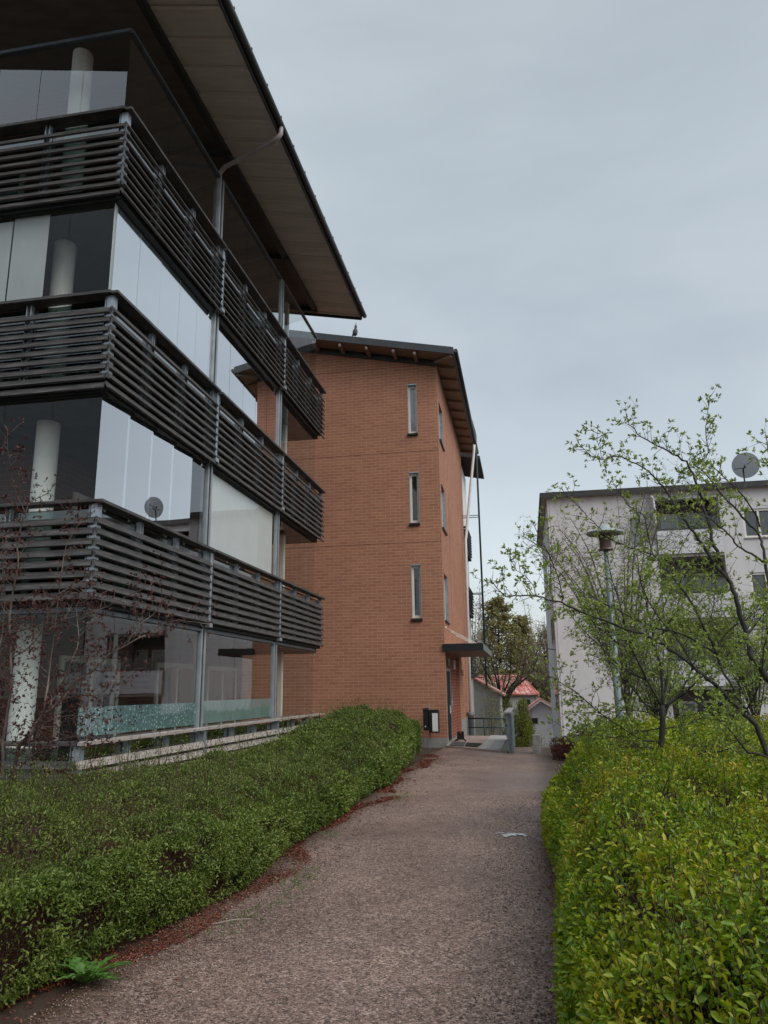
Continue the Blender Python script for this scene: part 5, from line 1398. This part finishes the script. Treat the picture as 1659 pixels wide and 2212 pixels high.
# weed with toothed leaves
t = thing('weed', 'bright green rosette weed with jagged leaves growing below the left hedge', 'weed', (-2.56, 4.42, 0))
mb = MB()
for k in range(19):
    an = k * 2.4; ln = random.uniform(.20, .34); el = random.uniform(.35, 1.25)
    d = np.array((math.cos(an), math.sin(an), 0)); sd = np.array((-d[1], d[0], 0))
    prevL = prevR = prevC = None
    for i in range(11):
        f_ = i / 10; c = np.array((-2.56, 4.42, .02)) + d * ln * f_ * math.cos(el * .8) + np.array((0, 0, 1)) * ln * (math.sin(el) * f_ - .75 * f_ * f_ * .8 * math.sin(el))
        wd = .026 * math.sin(min(1, f_ * .9 + .12) * math.pi) * (1.4 if i % 2 else .4) + .002
        Lp, Rp, C = c + sd * wd + [0, 0, .008], c - sd * wd + [0, 0, .008], c
        if prevC is not None:
            mb.face([prevC, C, Lp, prevL]); mb.face([prevC, prevR, Rp, C])
        prevL, prevR, prevC = Lp, Rp, C
mb.build('leaf', M['weed'], t)
# twig and puddle on the path
mb = MB(); mb.tube([(-2.28, 5.55, .03), (-2.16, 5.66, .035), (-2.05, 5.72, .03)], [.0035, .004, .002], 6)
tag(mb.build('twig', M['tile_pink']), 'thin pale broken twig on the red leaf litter at the path edge', 'twig')
mb = MB()  # puddle as pale flat sheets, the reflected sky put into their colour
for (cx_, cy_, rx, ry) in ((-.27, 9.30, .12, .11), (-.17, 9.32, .06, .07), (-.40, 9.38, .05, .04), (-.33, 9.18, .05, .05), (-.12, 9.22, .03, .04), (-.44, 9.30, .02, .03)):
    ring = [(cx_ + rx * math.cos(a) * random.uniform(.5, 1.25), cy_ + ry * math.sin(a) * random.uniform(.5, 1.25), .0185) for a in np.linspace(0, 2 * math.pi, 22)[:-1]]
    for q in range(21): mb.face([(cx_, cy_, .0215), ring[q], ring[(q + 1) % 21]])
tag(mb.build('sky_puddle', M['puddle_patch']), 'small puddle on the gravel path, sky reflection put into its pale colour', 'puddle_patch')

# ================================================================== SKY AND LIGHT
SUN_EL, SUN_AZ = R(44), R(124)                # azimuth from +Y towards +X
w = bpy.data.worlds.new("World"); sc.world = w; w.use_nodes = True
nt = w.node_tree; nt.nodes.clear()
out = nt.nodes.new("ShaderNodeOutputWorld")
sky = nt.nodes.new("ShaderNodeTexSky"); sky.sky_type = 'NISHITA'; sky.sun_disc = False
sky.sun_elevation = SUN_EL; sky.sun_rotation = SUN_AZ; sky.dust_density = 4
b1 = nt.nodes.new("ShaderNodeBackground"); b1.inputs[1].default_value = 0.05
nt.links.new(sky.outputs[0], b1.inputs[0])
tc = nt.nodes.new("ShaderNodeTexCoord")
mp = nt.nodes.new("ShaderNodeMapping"); mp.inputs['Scale'].default_value = (1.0, 1.0, 2.4)
nt.links.new(tc.outputs['Generated'], mp.inputs[0])
n1 = N(nt, "ShaderNodeTexNoise", Scale=1.5, Detail=5, Roughness=0.55, Distortion=0.3); nt.links.new(mp.outputs[0], n1.inputs['Vector'])
c = ramp(nt, n1.outputs[0], [(0.32, (0.378, 0.418, 0.426)), (0.5, (0.45, 0.495, 0.501)), (0.68, (0.525, 0.570, 0.573))])
sx = nt.nodes.new("ShaderNodeSeparateXYZ"); nt.links.new(tc.outputs['Generated'], sx.inputs[0])
hz = ramp(nt, sx.outputs[2], [(0.0, (1.28, 1.25, 1.24)), (0.16, (1.12, 1.11, 1.12)), (0.38, (0.88, 0.875, 0.885)), (0.62, (1.0, 1.0, 1.0))])
c = mixc(nt, c, hz, 1.0, 'MULTIPLY')
b2 = nt.nodes.new("ShaderNodeBackground"); b2.inputs[1].default_value = 0.86
nt.links.new(c, b2.inputs[0])
ad = nt.nodes.new("ShaderNodeAddShader")
nt.links.new(b1.outputs[0], ad.inputs[0]); nt.links.new(b2.outputs[0], ad.inputs[1]); nt.links.new(ad.outputs[0], out.inputs[0])
sun = bpy.data.lights.new("sun", 'SUN'); sun.energy = 1.5; sun.angle = R(50); sun.color = (1, .985, .965)
so = bpy.data.objects.new("sun", sun); COL.objects.link(so)
sd = Vector((math.sin(SUN_AZ) * math.cos(SUN_EL), math.cos(SUN_AZ) * math.cos(SUN_EL), math.sin(SUN_EL)))
so.rotation_euler = (-sd).to_track_quat('-Z', 'Y').to_euler()
so.location = (20, 5, 30)

vs = sc.view_settings
sc.display_settings.display_device = 'sRGB'
vs.view_transform = 'Standard'; vs.look = 'None'; vs.exposure = 0.2; vs.gamma = 1.0; vs.use_curve_mapping = False
cy = sc.cycles
cy.max_bounces = 8; cy.transparent_max_bounces = 24; cy.glossy_bounces = 4; cy.diffuse_bounces = 4
cy.use_denoising = True
